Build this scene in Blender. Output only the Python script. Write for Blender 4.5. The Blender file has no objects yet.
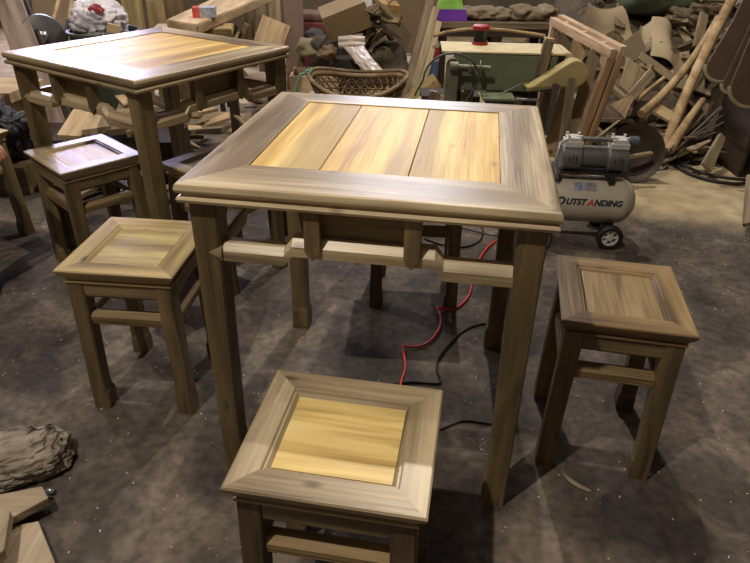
import bpy, bmesh, math, random
from mathutils import Vector, Matrix, Euler, noise
R = random.Random(7)
PI = math.pi
scn = bpy.context.scene
C = scn.collection

# ------------------------------------------------------------------ camera
CF, CH, CP, CR = 624.05, 1.2329, 0.5386, 0.0166
Fv = Vector((0, math.cos(CP), -math.sin(CP))); Rv = Vector((1, 0, 0)); Uv = Rv.cross(Fv)
R2 = math.cos(CR)*Rv + math.sin(CR)*Uv; U2 = -math.sin(CR)*Rv + math.cos(CR)*Uv
cd = bpy.data.cameras.new('camera'); cam = bpy.data.objects.new('camera', cd); C.objects.link(cam)
cd.sensor_fit = 'HORIZONTAL'; cd.sensor_width = 36; cd.lens = CF/750*36; cd.clip_start = .02
M3 = Matrix((R2, U2, -Fv)).transposed()
cam.matrix_world = Matrix.Translation((0, 0, CH)) @ M3.to_4x4()
scn.camera = cam

def at(px, py, Y=None, Z=None):
    """the place seen at a point of the photo, at a known distance Y or height Z"""
    D = Fv + R2*(px-375)/CF - U2*(py-281.5)/CF
    t = (Y/D.y) if Y is not None else ((Z or 0)-CH)/D.z
    return Vector((0, 0, CH)) + D*t

# ------------------------------------------------------------------ materials
def nodes(name):
    m = bpy.data.materials.new(name); m.use_nodes = True
    nt = m.node_tree; b = nt.nodes['Principled BSDF']
    return m, nt, b
def srgb(r, g, b):
    f = lambda c: (c/255/12.92) if c/255 <= .04045 else ((c/255+.055)/1.055)**2.4
    return (f(r), f(g), f(b), 1)
_m = {}
def flat(name, col, rough=.6, metal=0, bump=0, bscale=40, var=.25, spec=.5):
    if name in _m: return _m[name]
    m, nt, b = nodes(name); N = nt.nodes; L = nt.links
    tc = N.new('ShaderNodeTexCoord'); nz = N.new('ShaderNodeTexNoise'); nz.inputs['Scale'].default_value = bscale/4
    nz.inputs['Detail'].default_value = 5
    L.new(tc.outputs['Object'], nz.inputs['Vector'])
    rp = N.new('ShaderNodeValToRGB'); c = srgb(*col)
    rp.color_ramp.elements[0].position = .3; rp.color_ramp.elements[1].position = .7
    rp.color_ramp.elements[0].color = [x*(1-var) for x in c[:3]]+[1]; rp.color_ramp.elements[1].color = [min(1, x*(1+var)) for x in c[:3]]+[1]
    L.new(nz.outputs['Fac'], rp.inputs['Fac']); L.new(rp.outputs['Color'], b.inputs['Base Color'])
    b.inputs['Roughness'].default_value = rough; b.inputs['Metallic'].default_value = metal
    b.inputs['Specular IOR Level'].default_value = spec
    if bump:
        n2 = N.new('ShaderNodeTexNoise'); n2.inputs['Scale'].default_value = bscale; n2.inputs['Detail'].default_value = 6
        L.new(tc.outputs['Object'], n2.inputs['Vector'])
        bp = N.new('ShaderNodeBump'); bp.inputs['Strength'].default_value = bump; bp.inputs['Distance'].default_value = .01
        L.new(n2.outputs['Fac'], bp.inputs['Height']); L.new(bp.outputs['Normal'], b.inputs['Normal'])
    _m[name] = m; return m

def wood(name, lo, mid, hi, axis='X', rough=.42, scale=1.0, streak=.5, knots=.5, spec=.5, stain=None, coat=0, patch=1.6, blotch=None):
    """planed board: long grain along axis, cathedral rings, knots, patchy stain"""
    key = name+axis
    if key in _m: return _m[key]
    m, nt, b = nodes(key); N = nt.nodes; L = nt.links
    tc = N.new('ShaderNodeTexCoord'); oi = N.new('ShaderNodeObjectInfo')
    mul = N.new('ShaderNodeVectorMath'); mul.operation = 'SCALE'
    cmb = N.new('ShaderNodeCombineXYZ'); 
    for k in range(3): L.new(oi.outputs['Random'], cmb.inputs[k])
    L.new(cmb.outputs[0], mul.inputs[0]); mul.inputs['Scale'].default_value = 7.3
    add = N.new('ShaderNodeVectorMath'); L.new(tc.outputs['Object'], add.inputs[0]); L.new(mul.outputs[0], add.inputs[1])
    mp = N.new('ShaderNodeMapping'); s = [9, 9, 9]; s['XYZ'.index(axis)] = 1.1
    mp.inputs['Scale'].default_value = [v*scale for v in s]; L.new(add.outputs[0], mp.inputs['Vector'])
    # broad cathedral bands
    n1 = N.new('ShaderNodeTexNoise'); n1.inputs['Scale'].default_value = 1.3; n1.inputs['Detail'].default_value = 2; n1.inputs['Distortion'].default_value = .6
    L.new(mp.outputs[0], n1.inputs['Vector'])
    wv = N.new('ShaderNodeMath'); wv.operation = 'MULTIPLY'; wv.inputs[1].default_value = 34
    L.new(n1.outputs['Fac'], wv.inputs[0])
    sn = N.new('ShaderNodeMath'); sn.operation = 'SINE'; L.new(wv.outputs[0], sn.inputs[0])
    # fine fibres
    mp2 = N.new('ShaderNodeMapping'); s2 = [160, 160, 160]; s2['XYZ'.index(axis)] = 5
    mp2.inputs['Scale'].default_value = s2; L.new(add.outputs[0], mp2.inputs['Vector'])
    n2 = N.new('ShaderNodeTexNoise'); n2.inputs['Scale'].default_value = 1; n2.inputs['Detail'].default_value = 4; L.new(mp2.outputs[0], n2.inputs['Vector'])
    # patches
    mp3 = N.new('ShaderNodeMapping'); s3 = [13, 13, 13]; s3['XYZ'.index(axis)] = 1.3
    mp3.inputs['Scale'].default_value = s3; L.new(add.outputs[0], mp3.inputs['Vector'])
    n3 = N.new('ShaderNodeTexNoise'); n3.inputs['Scale'].default_value = 1; n3.inputs['Detail'].default_value = 3; L.new(mp3.outputs[0], n3.inputs['Vector'])
    def mad(a, k, c):
        q = N.new('ShaderNodeMath'); q.operation = 'MULTIPLY_ADD'; L.new(a, q.inputs[0]); q.inputs[1].default_value = k
        if isinstance(c, (int, float)): q.inputs[2].default_value = c
        else: L.new(c, q.inputs[2])
        return q.outputs[0]
    v = mad(sn.outputs[0], .07*streak*2, 0)
    v = mad(n2.outputs['Fac'], .5, v); v = mad(n3.outputs['Fac'], patch, v); v = mad(v, 1, .25-patch/2)
    rp = N.new('ShaderNodeValToRGB'); e = rp.color_ramp.elements
    e[0].position = .15; e[0].color = srgb(*lo); e[1].position = .85; e[1].color = srgb(*hi)
    x = e.new(.5); x.color = srgb(*mid); L.new(v, rp.inputs['Fac'])
    col = rp.outputs['Color']
    if blotch:
        mp5 = N.new('ShaderNodeMapping'); s5 = [11, 11, 11]; s5['XYZ'.index(axis)] = .9; mp5.inputs['Scale'].default_value = s5; mp5.inputs['Location'].default_value = (3.1, 1.7, .4)
        L.new(add.outputs[0], mp5.inputs['Vector']); n5 = N.new('ShaderNodeTexNoise'); n5.inputs['Scale'].default_value = 1; n5.inputs['Detail'].default_value = 3; L.new(mp5.outputs[0], n5.inputs['Vector'])
        r5 = N.new('ShaderNodeValToRGB'); r5.color_ramp.elements[0].position = .52; r5.color_ramp.elements[0].color = (0, 0, 0, 1); r5.color_ramp.elements[1].position = .66; r5.color_ramp.elements[1].color = (.75, .75, .75, 1)
        L.new(n5.outputs['Fac'], r5.inputs['Fac']); m5 = N.new('ShaderNodeMix'); m5.data_type = 'RGBA'; L.new(r5.outputs['Color'], m5.inputs[0]); L.new(col, m5.inputs[6]); m5.inputs[7].default_value = srgb(*blotch); col = m5.outputs[2]
    # knots
    vo = N.new('ShaderNodeTexVoronoi'); vo.inputs['Scale'].default_value = 1.0
    mp4 = N.new('ShaderNodeMapping'); s4 = [15, 15, 15]; s4['XYZ'.index(axis)] = 7; mp4.inputs['Scale'].default_value = s4
    L.new(add.outputs[0], mp4.inputs['Vector']); L.new(mp4.outputs[0], vo.inputs['Vector'])
    kr = N.new('ShaderNodeValToRGB'); kr.color_ramp.elements[0].position = .05; kr.color_ramp.elements[0].color = (knots, knots, knots, 1)
    kr.color_ramp.elements[1].position = .15; kr.color_ramp.elements[1].color = (0, 0, 0, 1)
    L.new(vo.outputs['Distance'], kr.inputs['Fac'])
    mx = N.new('ShaderNodeMix'); mx.data_type = 'RGBA'; L.new(kr.outputs['Color'], mx.inputs[0]); L.new(col, mx.inputs[6]); mx.inputs[7].default_value = [c*.35 for c in srgb(*lo)[:3]]+[1]
    L.new(mx.outputs[2], b.inputs['Base Color'])
    rr = N.new('ShaderNodeMath'); rr.operation = 'MULTIPLY_ADD'; L.new(n3.outputs['Fac'], rr.inputs[0]); rr.inputs[1].default_value = .3; rr.inputs[2].default_value = rough-.15
    L.new(rr.outputs[0], b.inputs['Roughness'])
    b.inputs['Specular IOR Level'].default_value = spec
    b.inputs['Coat Weight'].default_value = coat; b.inputs['Coat Roughness'].default_value = .33
    bp = N.new('ShaderNodeBump'); bp.inputs['Strength'].default_value = .35; bp.inputs['Distance'].default_value = .003
    L.new(n2.outputs['Fac'], bp.inputs['Height']); L.new(bp.outputs['Normal'], b.inputs['Normal'])
    _m[key] = m; return m

def rail_w(ax): return wood('walnut_grey', (108, 92, 68), (162, 145, 114), (206, 188, 152), ax, .40, knots=.75, coat=.34, streak=.35, patch=2.0, blotch=(112, 94, 66))
def leg_w(ax): return wood('walnut_brown_shaded', (66, 55, 36), (104, 88, 60), (138, 119, 84), ax, .42, coat=.15)  # brown walnut, darker than the rails: the legs' weaker light is in the colour
def gold_w(ax): return wood('camphor_gold', (176, 136, 70), (218, 184, 108), (238, 214, 144), ax, .45, streak=.3, knots=.45, coat=.0, patch=2.0, blotch=(160, 134, 88), spec=.25)
def gold2_w(ax): return wood('camphor_pale', (176, 144, 82), (230, 202, 128), (242, 222, 160), ax, .45, streak=.35, knots=.5, coat=.1, patch=2.0, blotch=(176, 146, 86))
def olive_w(ax): return wood('camphor_olive', (108, 94, 62), (160, 144, 98), (194, 178, 122), ax, .42, streak=.4, knots=.5, coat=.2, patch=2.0, blotch=(98, 84, 56))
def tan_w(ax): return wood('tan_board', (112, 94, 60), (158, 138, 94), (192, 170, 120), ax, .45, streak=.35, knots=.7, coat=.2)
def brn_w(ax): return wood('umber_frame', (80, 62, 38), (128, 105, 70), (166, 141, 98), ax, .42, streak=.35, knots=.6, coat=.2, patch=2.0, blotch=(92, 74, 50))
def umb_w(ax): return wood('umber_panel', (84, 68, 44), (138, 116, 78), (166, 144, 100), ax, .42, streak=.4, knots=.5, coat=.2, patch=2.0, blotch=(86, 70, 46))
def dull_w(ax): return wood('dull_tan', (92, 76, 50), (134, 114, 80), (164, 142, 104), ax, .6, spec=.25, streak=.4)
def pale_w(ax): return wood('pale_dusty', (128, 114, 94), (162, 147, 124), (184, 170, 146), ax, .75, spec=.15, knots=.2)
def raw_w(ax): return wood('raw_pine', (146, 122, 92), (184, 160, 126), (204, 182, 148), ax, .7, spec=.2)
def grey_w(ax): return wood('weathered', (70, 60, 48), (112, 98, 80), (140, 126, 104), ax, .8, spec=.15)
def dust_w(ax): return wood('dusty_offcut', (98, 86, 68), (138, 123, 98), (166, 150, 122), ax, .85, spec=.1, knots=.3)
def dark_w(ax): return wood('dark_board', (26, 20, 16), (46, 36, 28), (66, 54, 42), ax, .5)

# ------------------------------------------------------------------ mesh helpers
class MB:
    def __init__(s): s.bm = bmesh.new()
    def _add(s, src, M):
        me = bpy.data.meshes.new('tmp'); src.to_mesh(me); src.free()
        me.transform(M); s.bm.from_mesh(me); bpy.data.meshes.remove(me)
    def box(s, c, size, rot=(0, 0, 0), bev=.002, M=None):
        b = bmesh.new(); bmesh.ops.create_cube(b, size=1)
        for v in b.verts: v.co = Vector((v.co.x*size[0], v.co.y*size[1], v.co.z*size[2]))
        if bev: bmesh.ops.bevel(b, geom=b.edges[:], offset=min(bev, min(size)*.4), segments=2, affect='EDGES', profile=.6)
        s._add(b, M if M is not None else Matrix.Translation(c) @ Euler(rot).to_matrix().to_4x4()); return s
    def prism(s, poly, t, M=Matrix(), bev=0):
        """polygon in XY, thickness t along Z centred"""
        b = bmesh.new(); vs = [b.verts.new((x, y, -t/2)) for x, y in poly]; f = b.faces.new(vs)
        r = bmesh.ops.extrude_face_region(b, geom=[f]); 
        for v in r['geom']:
            if isinstance(v, bmesh.types.BMVert): v.co.z += t
        bmesh.ops.recalc_face_normals(b, faces=b.faces[:])
        if bev: bmesh.ops.bevel(b, geom=b.edges[:], offset=bev, segments=2, affect='EDGES')
        s._add(b, M); return s
    def loft(s, rings, cap=True):
        b = s.bm; rv = [[b.verts.new(p) for p in r] for r in rings]; n = len(rings[0])
        fs = []
        for a, c in zip(rv, rv[1:]):
            for i in range(n): fs.append(b.faces.new((a[i], a[(i+1) % n], c[(i+1) % n], c[i])))
        if cap: fs.append(b.faces.new(rv[0][::-1])); fs.append(b.faces.new(rv[-1]))
        bmesh.ops.recalc_face_normals(b, faces=fs); return s
    def tube(s, pts, r, n=10, closed=False):
        pts = [Vector(p) for p in pts]; rings = []; prev = None
        for i, p in enumerate(pts):
            t = (pts[min(i+1, len(pts)-1)]-pts[max(i-1, 0)]).normalized()
            if prev is None: up = Vector((0, 0, 1)) if abs(t.z) < .9 else Vector((1, 0, 0)); a = t.cross(up).normalized()
            else: a = (prev - t*prev.dot(t)).normalized()
            prev = a; c = t.cross(a); rr = r[i] if isinstance(r, (list, tuple)) else r
            rings.append([p+a*rr*math.cos(2*PI*k/n)+c*rr*math.sin(2*PI*k/n) for k in range(n)])
        return s.loft(rings)
    def lathe(s, prof, n=32, M=Matrix()):
        """profile of (r, z)"""
        b = bmesh.new(); rings = []
        for r, z in prof: rings.append([b.verts.new((max(r, 1e-4)*math.cos(2*PI*k/n), max(r, 1e-4)*math.sin(2*PI*k/n), z)) for k in range(n)])
        for a, c in zip(rings, rings[1:]):
            for i in range(n): b.faces.new((a[i], a[(i+1) % n], c[(i+1) % n], c[i]))
        bmesh.ops.remove_doubles(b, verts=b.verts[:], dist=3e-4)
        bmesh.ops.recalc_face_normals(b, faces=b.faces[:]); s._add(b, M); return s
    def build(s, name, mat, parent=None, smooth=None):
        me = bpy.data.meshes.new(name); s.bm.to_mesh(me); s.bm.free(); me.materials.append(mat)
        o = bpy.data.objects.new(name, me); C.objects.link(o)
        if parent is not None: o.parent = parent
        if smooth:
            for p in me.polygons: p.use_smooth = True
            if smooth < 3: 
                sh = me.attributes.get('sharp_edge') 
                me.set_sharp_from_angle(angle=smooth)
        return o
def tag(o, label=None, cat=None, group=None, kind=None):
    if label: o['label'] = label
    if cat: o['category'] = cat
    if group: o['group'] = group
    if kind: o['kind'] = kind
    return o
def empty(name, loc=(0, 0, 0), rz=0, rot=None):
    o = bpy.data.objects.new(name, None); C.objects.link(o); o.location = loc; o.rotation_euler = rot or (0, 0, rz); o.empty_display_size = .05
    return o
def X(axis='Y'):  # prism plane helpers
    return {'Y': Euler((PI/2, 0, 0)).to_matrix().to_4x4(), 'X': Euler((PI/2, 0, PI/2)).to_matrix().to_4x4()}[axis]
def copy_tree(o, parent=None):
    c = o.copy(); C.objects.link(c)
    if parent is not None: c.parent = parent
    for ch in [k for k in scn.objects if k.parent == o]: copy_tree(ch, c)
    return c
def look(a, b, up=Vector((0, 0, 1))):
    """matrix whose X runs from a to b, origin at the middle"""
    a, b = Vector(a), Vector(b); x = (b-a).normalized(); z = (up-x*up.dot(x)).normalized(); y = z.cross(x)
    return Matrix.Translation((a+b)/2) @ Matrix((x, y, z)).transposed().to_4x4(), (b-a).length

# ------------------------------------------------------------------ table and stools
def mitred(L, k, prof, bow=0):
    """rail along X, outer edge at y=0, inward +y; prof = [(d, z)]"""
    mb = MB(); mb.loft([[(sx*(L-d*k), d, z) for d, z in prof] for sx in (-1, 1)]); return mb
def rails(root, w, d, ws, wf, wb, prof, mats, name='frame_rail'):
    # front, right, back, left; prof(W) gives the profile for rail width W
    for side, (half, off, W, k, ang) in enumerate([(w/2, d/2, wf, ws/wf, 0), (d/2, w/2, ws, None, PI/2), (w/2, d/2, wb, ws/wb, PI), (d/2, w/2, ws, None, -PI/2)]):
        pr = prof(W)
        if k is None:
            mb = MB(); s = 1 if side == 1 else -1
            lo, hi = (wf/ws, wb/ws) if side == 1 else (wb/ws, wf/ws)
            mb.loft([[(-(half-dd*lo), dd, z) for dd, z in pr], [((half-dd*hi), dd, z) for dd, z in pr]])
        else: mb = mitred(half, k, pr)
        mt = mats[side]('X')
        o = mb.build(name, mt, root, smooth=.6)
        wn_ = o.modifiers.new('normals', 'WEIGHTED_NORMAL'); wn_.weight = 100; wn_.keep_sharp = True
        o.rotation_euler = (0, 0, ang)
        o.location = {0: (0, -off, 0), 1: (off, 0, 0), 2: (0, off, 0), 3: (-off, 0, 0)}[side]

def sq(x, y, t, z, bx=0, by=0, ex=0, ey=0):
    return [(x-t/2-bx, y-t/2-by, z), (x+t/2+ex, y-t/2-by, z), (x+t/2+ex, y+t/2+ey, z), (x-t/2-bx, y+t/2+ey, z)]
def leg(x0, y0, x1, y1, t0, t1, z0, z1, flare, fh, mat, root):
    """leg from (x0,y0,z0) at the floor to (x1,y1,z1); the hoof flares inwards"""
    sx, sy = -math.copysign(1, x0), -math.copysign(1, y0)
    rings = []
    for z in (z0, z0+.012, z0+fh*.6, z0+fh*.95, z0+fh, z0+fh*1.12, z0+fh*1.6, (z0+z1)/2, z1):
        u = (z-z0)/(z1-z0); x = x0+(x1-x0)*u; y = y0+(y1-y0)*u; t = t0+(t1-t0)*u
        e = flare*max(0, min(1, 1.0 - max(0, (z-z0-fh*.9)/(fh*.3)))) * (0.75 if z < z0+.01 else 1)
        rings.append(sq(x, y, t, z, bx=e if sx < 0 else 0, ex=e if sx > 0 else 0, by=e if sy < 0 else 0, ey=e if sy > 0 else 0))
    mb = MB(); mb.loft(rings)
    es = [e for e in mb.bm.edges if abs((e.verts[0].co-e.verts[1].co).normalized().z) > .8]
    bmesh.ops.bevel(mb.bm, geom=es, offset=.0025, segments=2, affect='EDGES')
    return mb.build('leg', mat, root)

def make_table():
    t = empty('square_table')
    H = .78; w, d = .725, .712; ws, wf, wb = .108, .122, .092
    prof = lambda W: [(W, H), (.006, H), (.0015, H-.003), (-.001, H-.010), (-.001, H-.015), (.002, H-.021), (.009, H-.0235), (.009, H-.027),
                      (.003, H-.0285), (0, H-.034), (.002, H-.040), (.008, H-.043), (W*.8, H-.043), (W*.8, H-.03), (W, H-.03)]
    rails(t, w, d, ws, wf, wb, prof, [rail_w]*4)
    y0, y1 = -d/2+wf, d/2-wb; xs = [-w/2+ws, -.108, .073, w/2-ws]
    for a, b in zip(xs, xs[1:]):
        MB().box(((a+b)/2, (y0+y1)/2, H-.0115), (b-a-.0016, y1-y0-.001, .018), bev=.0012).build('panel_board', gold_w('Y'), t)
    i, tt = .017, .055; zt = H-.043
    cx, cy = w/2-i-tt/2, d/2-i-tt/2
    for sx in (-1, 1):
        for sy in (-1, 1): leg(sx*(cx+.008), sy*(cy+.008), sx*cx, sy*cy, .047, tt, 0, zt, .008, .075, leg_w('Z'), t)
    # each side: recessed apron board, humpback stretcher, two pointed struts
    for n, (ang, off, cc) in enumerate([(0, d/2-i-tt/2, cx), (PI, d/2-i-tt/2, cx), (PI/2, w/2-i-tt/2, cy), (-PI/2, w/2-i-tt/2, cy)]):
        M = Matrix.Rotation(ang, 4, 'Z') @ Matrix.Translation((0, -off, 0))
        ap = MB().box((0, .004, zt-.04), (.172, .012, .08), bev=.001); ap.bm.transform(M); ap.build('apron', dark_w('X') if n == 9 else leg_w('X' if n < 2 else 'Y'), t)
        L = cc-tt/2+.004
        up = [(-L, .607), (-L, .645), (-.158, .645), (-.140, .667), (.140, .667), (.158, .645), (L, .645), (L, .607), (.158, .607), (.140, .629), (-.140, .629), (-.158, .607)]
        st = MB(); rings = []
        # lofted stretcher with a broad chamfer on its upper edges
        for x, c in [(-L, .645), (-.160, .645), (-.142, .669), (.142, .669), (.160, .645), (L, .645)]:
            rings.append([(x, -.026, c-.036), (x, -.026, c-.014), (x, -.012, c), (x, .012, c), (x, .017, c-.008), (x, .017, c-.036)])
        st.loft(rings)
        if n < 2:  # the ends lap over the legs in a point
            for sx in (-1,): st.prism([(sx*(L-.006), .612), (sx*(L-.006), .643), (sx*(L+(.020 if sx < 0 else .008)), .628)], .009, Matrix.Translation((0, -.0265, 0)) @ X('Y'))
        st.bm.transform(M); st.build('stretcher', rail_w('X' if n < 2 else 'Y'), t)
        for s in (-1, 1):
            mb = MB(); w2 = .016
            mb.prism([(-w2, zt), (w2, zt), (w2, .650), (0, .630), (-w2, .650)], .030, X('Y'), bev=.001)
            mb.bm.transform(M @ Matrix.Translation((s*.098, -.018, 0))); mb.build('strut', leg_w('Z'), t)
    return t

def make_stool(panel, railm, w=.326, d=.300, legm=leg_w, axis='X'):
    t = empty('square_stool')
    H = .454; W = .062
    prof = lambda W: [(W, H-.010), (W-.006, H-.0035), (W-.010, H-.0035), (W-.013, H), (.003, H), (.0, H-.003), (.001, H-.008), (.006, H-.018), (.013, H-.026), (.014, H-.030),
                      (.019, H-.031), (.019, H-.035), (.013, H-.036), (.013, H-.041), (W, H-.041)]
    rails(t, w, d, W, W, W, prof, [railm]*4)
    MB().box((0, 0, H-.0135), (w-2*W-.0006, d-2*W-.0006, .011), bev=.001).build('seat_panel', panel(axis), t)
    i, tt = .016, .043; zt = H-.042
    cx, cy = w/2-i-tt/2, d/2-i-tt/2
    for sx in (-1, 1):
        for sy in (-1, 1): leg(sx*(cx+.011), sy*(cy+.011), sx*cx, sy*cy, .040, tt, 0, zt, .007, .055, legm('Z'), t)
    for n, (ang, off, cc) in enumerate([(0, cy, cx), (PI, cy, cx), (PI/2, cx, cy), (-PI/2, cx, cy)]):
        M = Matrix.Rotation(ang, 4, 'Z') @ Matrix.Translation((0, -off, 0)); ax = 'X' if n < 2 else 'Y'
        L = cc-tt/2
        a = MB(); a.box((0, -.002, zt-.019), (2*L+.002, .036, .038), bev=.002); a.box((0, -.010, zt-.041), (2*L+.002, .012, .006), bev=.002)
        a.bm.transform(M); a.build('apron', legm(ax), t)
        L += .002; zs = zt-.096
        rg = [[(x, -.018, zs-.022), (x, -.018, zs-.009), (x, -.008, zs), (x, .012, zs), (x, .016, zs-.005), (x, .016, zs-.022)] for x in (-L, L)]
        st = MB(); st.loft(rg); st.box((0, -.010, zs-.028), (2*L, .014, .008), bev=.003); st.bm.transform(M); st.build('stretcher', dull_w(ax), t)
    return t

tb = make_table(); tb.location = (.0246, 1.4068, 0); tb.rotation_euler.z = -.1523
tag(tb, 'square wooden table with golden three-board top, in the middle of the floor', 'table', 'square wooden tables')
tb2 = copy_tree(tb); tb2.location = (-.838, 2.398, 0); tb2.rotation_euler.z = -.585
tb2['label'] = 'square wooden table at the back left, its top shining with white window glare'

def place(o, x, y, a, label, grp='small square wooden stools'):
    o.location = (x, y, 0); o.rotation_euler.z = a; tag(o, label, 'stool', grp); return o
s1 = place(make_stool(gold2_w, rail_w), -.052, .789, -.1631, 'wooden stool nearest the camera, pale yellow seat panel in a greyish frame')
s2 = place(make_stool(olive_w, tan_w, .304, .318, legm=leg_w), -.634, 1.477, -.0858, 'wooden stool with an olive streaked seat panel, left of the middle table')
s3 = place(make_stool(umb_w, brn_w, .290, .318, axis='Y'), .5896, 1.2773, -.1953, 'wooden stool with a brown seat panel, to the right of the middle table')
s4 = place(copy_tree(s1), .145, 2.015, -.06, 'wooden stool mostly hidden behind the middle table, seen between its legs')
s5 = place(copy_tree(s2), -.555, 2.135, -.62, 'wooden stool between the two tables, right of the left table')
s6 = place(copy_tree(s1), -1.075, 2.19, -.76, 'wooden stool tucked under the back left table, seat tinted violet by window light')
s7 = place(copy_tree(s2), -1.68, 2.36, -.45, 'wooden stool at the left edge that the person sits on, one leg in view')

# ------------------------------------------------------------------ room
def floor_mat():
    m, nt, b = nodes('concrete_sawdust'); N = nt.nodes; L = nt.links
    tc = N.new('ShaderNodeTexCoord'); P = tc.outputs['Object']
    def nz(sc, det=6, dist=0):
        n = N.new('ShaderNodeTexNoise'); n.inputs['Scale'].default_value = sc; n.inputs['Detail'].default_value = det; n.inputs['Distortion'].default_value = dist; L.new(P, n.inputs['Vector']); return n.outputs['Fac']
    def ramp(f, *st):
        r = N.new('ShaderNodeValToRGB'); e = r.color_ramp.elements
        e[0].position, e[0].color = st[0]; e[1].position, e[1].color = st[-1]
        for p, c in st[1:-1]: e.new(p).color = c
        L.new(f, r.inputs['Fac']); return r.outputs['Color']
    def mix(f, a, c, mode='MIX'):
        q = N.new('ShaderNodeMix'); q.data_type = 'RGBA'; q.blend_type = mode
        if isinstance(f, float): q.inputs[0].default_value = f
        else: L.new(f, q.inputs[0])
        for i, v in ((6, a), (7, c)):
            if isinstance(v, tuple): q.inputs[i].default_value = v
            else: L.new(v, q.inputs[i])
        return q.outputs[2]
    def math_(op, a, c):
        q = N.new('ShaderNodeMath'); q.operation = op
        for i, v in ((0, a), (1, c)):
            if isinstance(v, (int, float)): q.inputs[i].default_value = v
            else: L.new(v, q.inputs[i])
        return q.outputs[0]
    base = ramp(nz(3.6, 10, .6), (.34, srgb(62, 56, 52)), (.5, srgb(86, 79, 73)), (.66, srgb(122, 111, 100)))
    fine = ramp(nz(38, 10), (.3, (.45, .45, .45, 1)), (.7, (1.4, 1.36, 1.3, 1)))
    base = mix(.75, base, fine, 'MULTIPLY')
    spot = ramp(nz(7, 6, 1.2), (.56, (0, 0, 0, 1)), (.72, (1, 1, 1, 1))); base = mix(math_('MULTIPLY', spot, .45), base, srgb(128, 114, 96))
    dk = ramp(nz(6, 3, .4), (.30, (1, 1, 1, 1)), (.38, (0, 0, 0, 1))); base = mix(math_('MULTIPLY', dk, .6), base, srgb(44, 39, 36))
    vo = N.new('ShaderNodeTexVoronoi'); vo.inputs['Scale'].default_value = 16; L.new(P, vo.inputs['Vector'])
    chip = ramp(vo.outputs['Distance'], (.025, (1, 1, 1, 1)), (.05, (0, 0, 0, 1))); base = mix(chip, base, srgb(196, 180, 150))
    # sawdust drift that thickens toward the back and the right
    sp = N.new('ShaderNodeSeparateXYZ'); L.new(P, sp.inputs[0])
    a = math_('MULTIPLY_ADD', sp.outputs['X'], .28); N_ = a.node
    b1 = math_('MULTIPLY', sp.outputs['X'], .55); b2 = math_('MULTIPLY', sp.outputs['Y'], 1.0)
    s = math_('ADD', b1, b2); s = math_('ADD', s, math_('MULTIPLY', math_('SUBTRACT', nz(1.6, 5, .5), .5), 1.5)); s = math_('SUBTRACT', s, 3.25)
    s = math_('MULTIPLY', s, 2.6); q = N.new('ShaderNodeClamp'); L.new(s, q.inputs[0]); dust = q.outputs[0]
    dcol = ramp(nz(9, 8), (.3, srgb(150, 134, 104)), (.7, srgb(198, 180, 144)))
    base = mix(math_('MULTIPLY', dust, .9), base, dcol)
    L.new(base, b.inputs['Base Color']); b.inputs['Roughness'].default_value = .75; b.inputs['Specular IOR Level'].default_value = .3
    bp = N.new('ShaderNodeBump'); bp.inputs['Strength'].default_value = .5; bp.inputs['Distance'].default_value = .008
    L.new(nz(30, 8), bp.inputs['Height']); L.new(bp.outputs['Normal'], b.inputs['Normal'])
    return m
X0, X1, Y0, Y1, ZC = -4.6, 4.4, -2.6, 7.6, 4.5
def slab(name, c, size, m): return tag(MB().box(c, size, bev=0).build(name, m), kind='structure')
wallm = flat('wall_plaster', (92, 82, 72), .9, bump=.4, bscale=12)
slab('floor', ((X0+X1)/2, (Y0+Y1)/2, -.1), (X1-X0+.4, Y1-Y0+.4, .2), floor_mat())
slab('ceiling', ((X0+X1)/2, (Y0+Y1)/2, ZC+.1), (X1-X0+.4, Y1-Y0+.4, .2), flat('ceiling_paint', (90, 84, 76), .9))
slab('wall_left', (X0-.1, (Y0+Y1)/2, ZC/2), (.2, Y1-Y0, ZC), wallm)
slab('wall_right', (X1+.1, (Y0+Y1)/2, ZC/2), (.2, Y1-Y0, ZC), wallm)
slab('wall_front', ((X0+X1)/2, Y0-.1, ZC/2), (X1-X0, .2, ZC), wallm)
wx0, wx1, wz0, wz1 = -4.2, -2.85, 1.15, 2.7
mb = MB()
for c, s in [(((X0+wx0)/2, Y1+.1, ZC/2), (wx0-X0, .2, ZC)), (((wx1+X1)/2, Y1+.1, ZC/2), (X1-wx1, .2, ZC)),
             (((wx0+wx1)/2, Y1+.1, wz0/2), (wx1-wx0, .2, wz0)), (((wx0+wx1)/2, Y1+.1, (wz1+ZC)/2), (wx1-wx0, .2, ZC-wz1))]: mb.box(c, s, bev=0)
tag(mb.build('wall_back', wallm), kind='structure')
fm = flat('window_metal', (120, 122, 124), .5, .5)
wn = tag(empty('window_1', ((wx0+wx1)/2, Y1, wz0)), kind='structure')
mb = MB(); hw = (wx1-wx0)/2; hh = wz1-wz0
for x in (-hw+.02, 0, hw-.02): mb.box((x, .06, hh/2), (.04, .06, hh))
for z in (.02, hh-.02): mb.box((0, .06, z), (2*hw, .06, .04))
mb.build('window_frame', fm, wn)['kind'] = 'structure'
m, nt, b = nodes('daylit_frosted_glass'); b.inputs['Base Color'].default_value = (.8, .8, .9, 1)
b.inputs['Emission Color'].default_value = (.74, .68, 1.0, 1); b.inputs['Emission Strength'].default_value = 22
MB().box((0, .09, hh/2), (2*hw, .01, hh), bev=0).build('window_pane', m, wn)['kind'] = 'structure'

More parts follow.
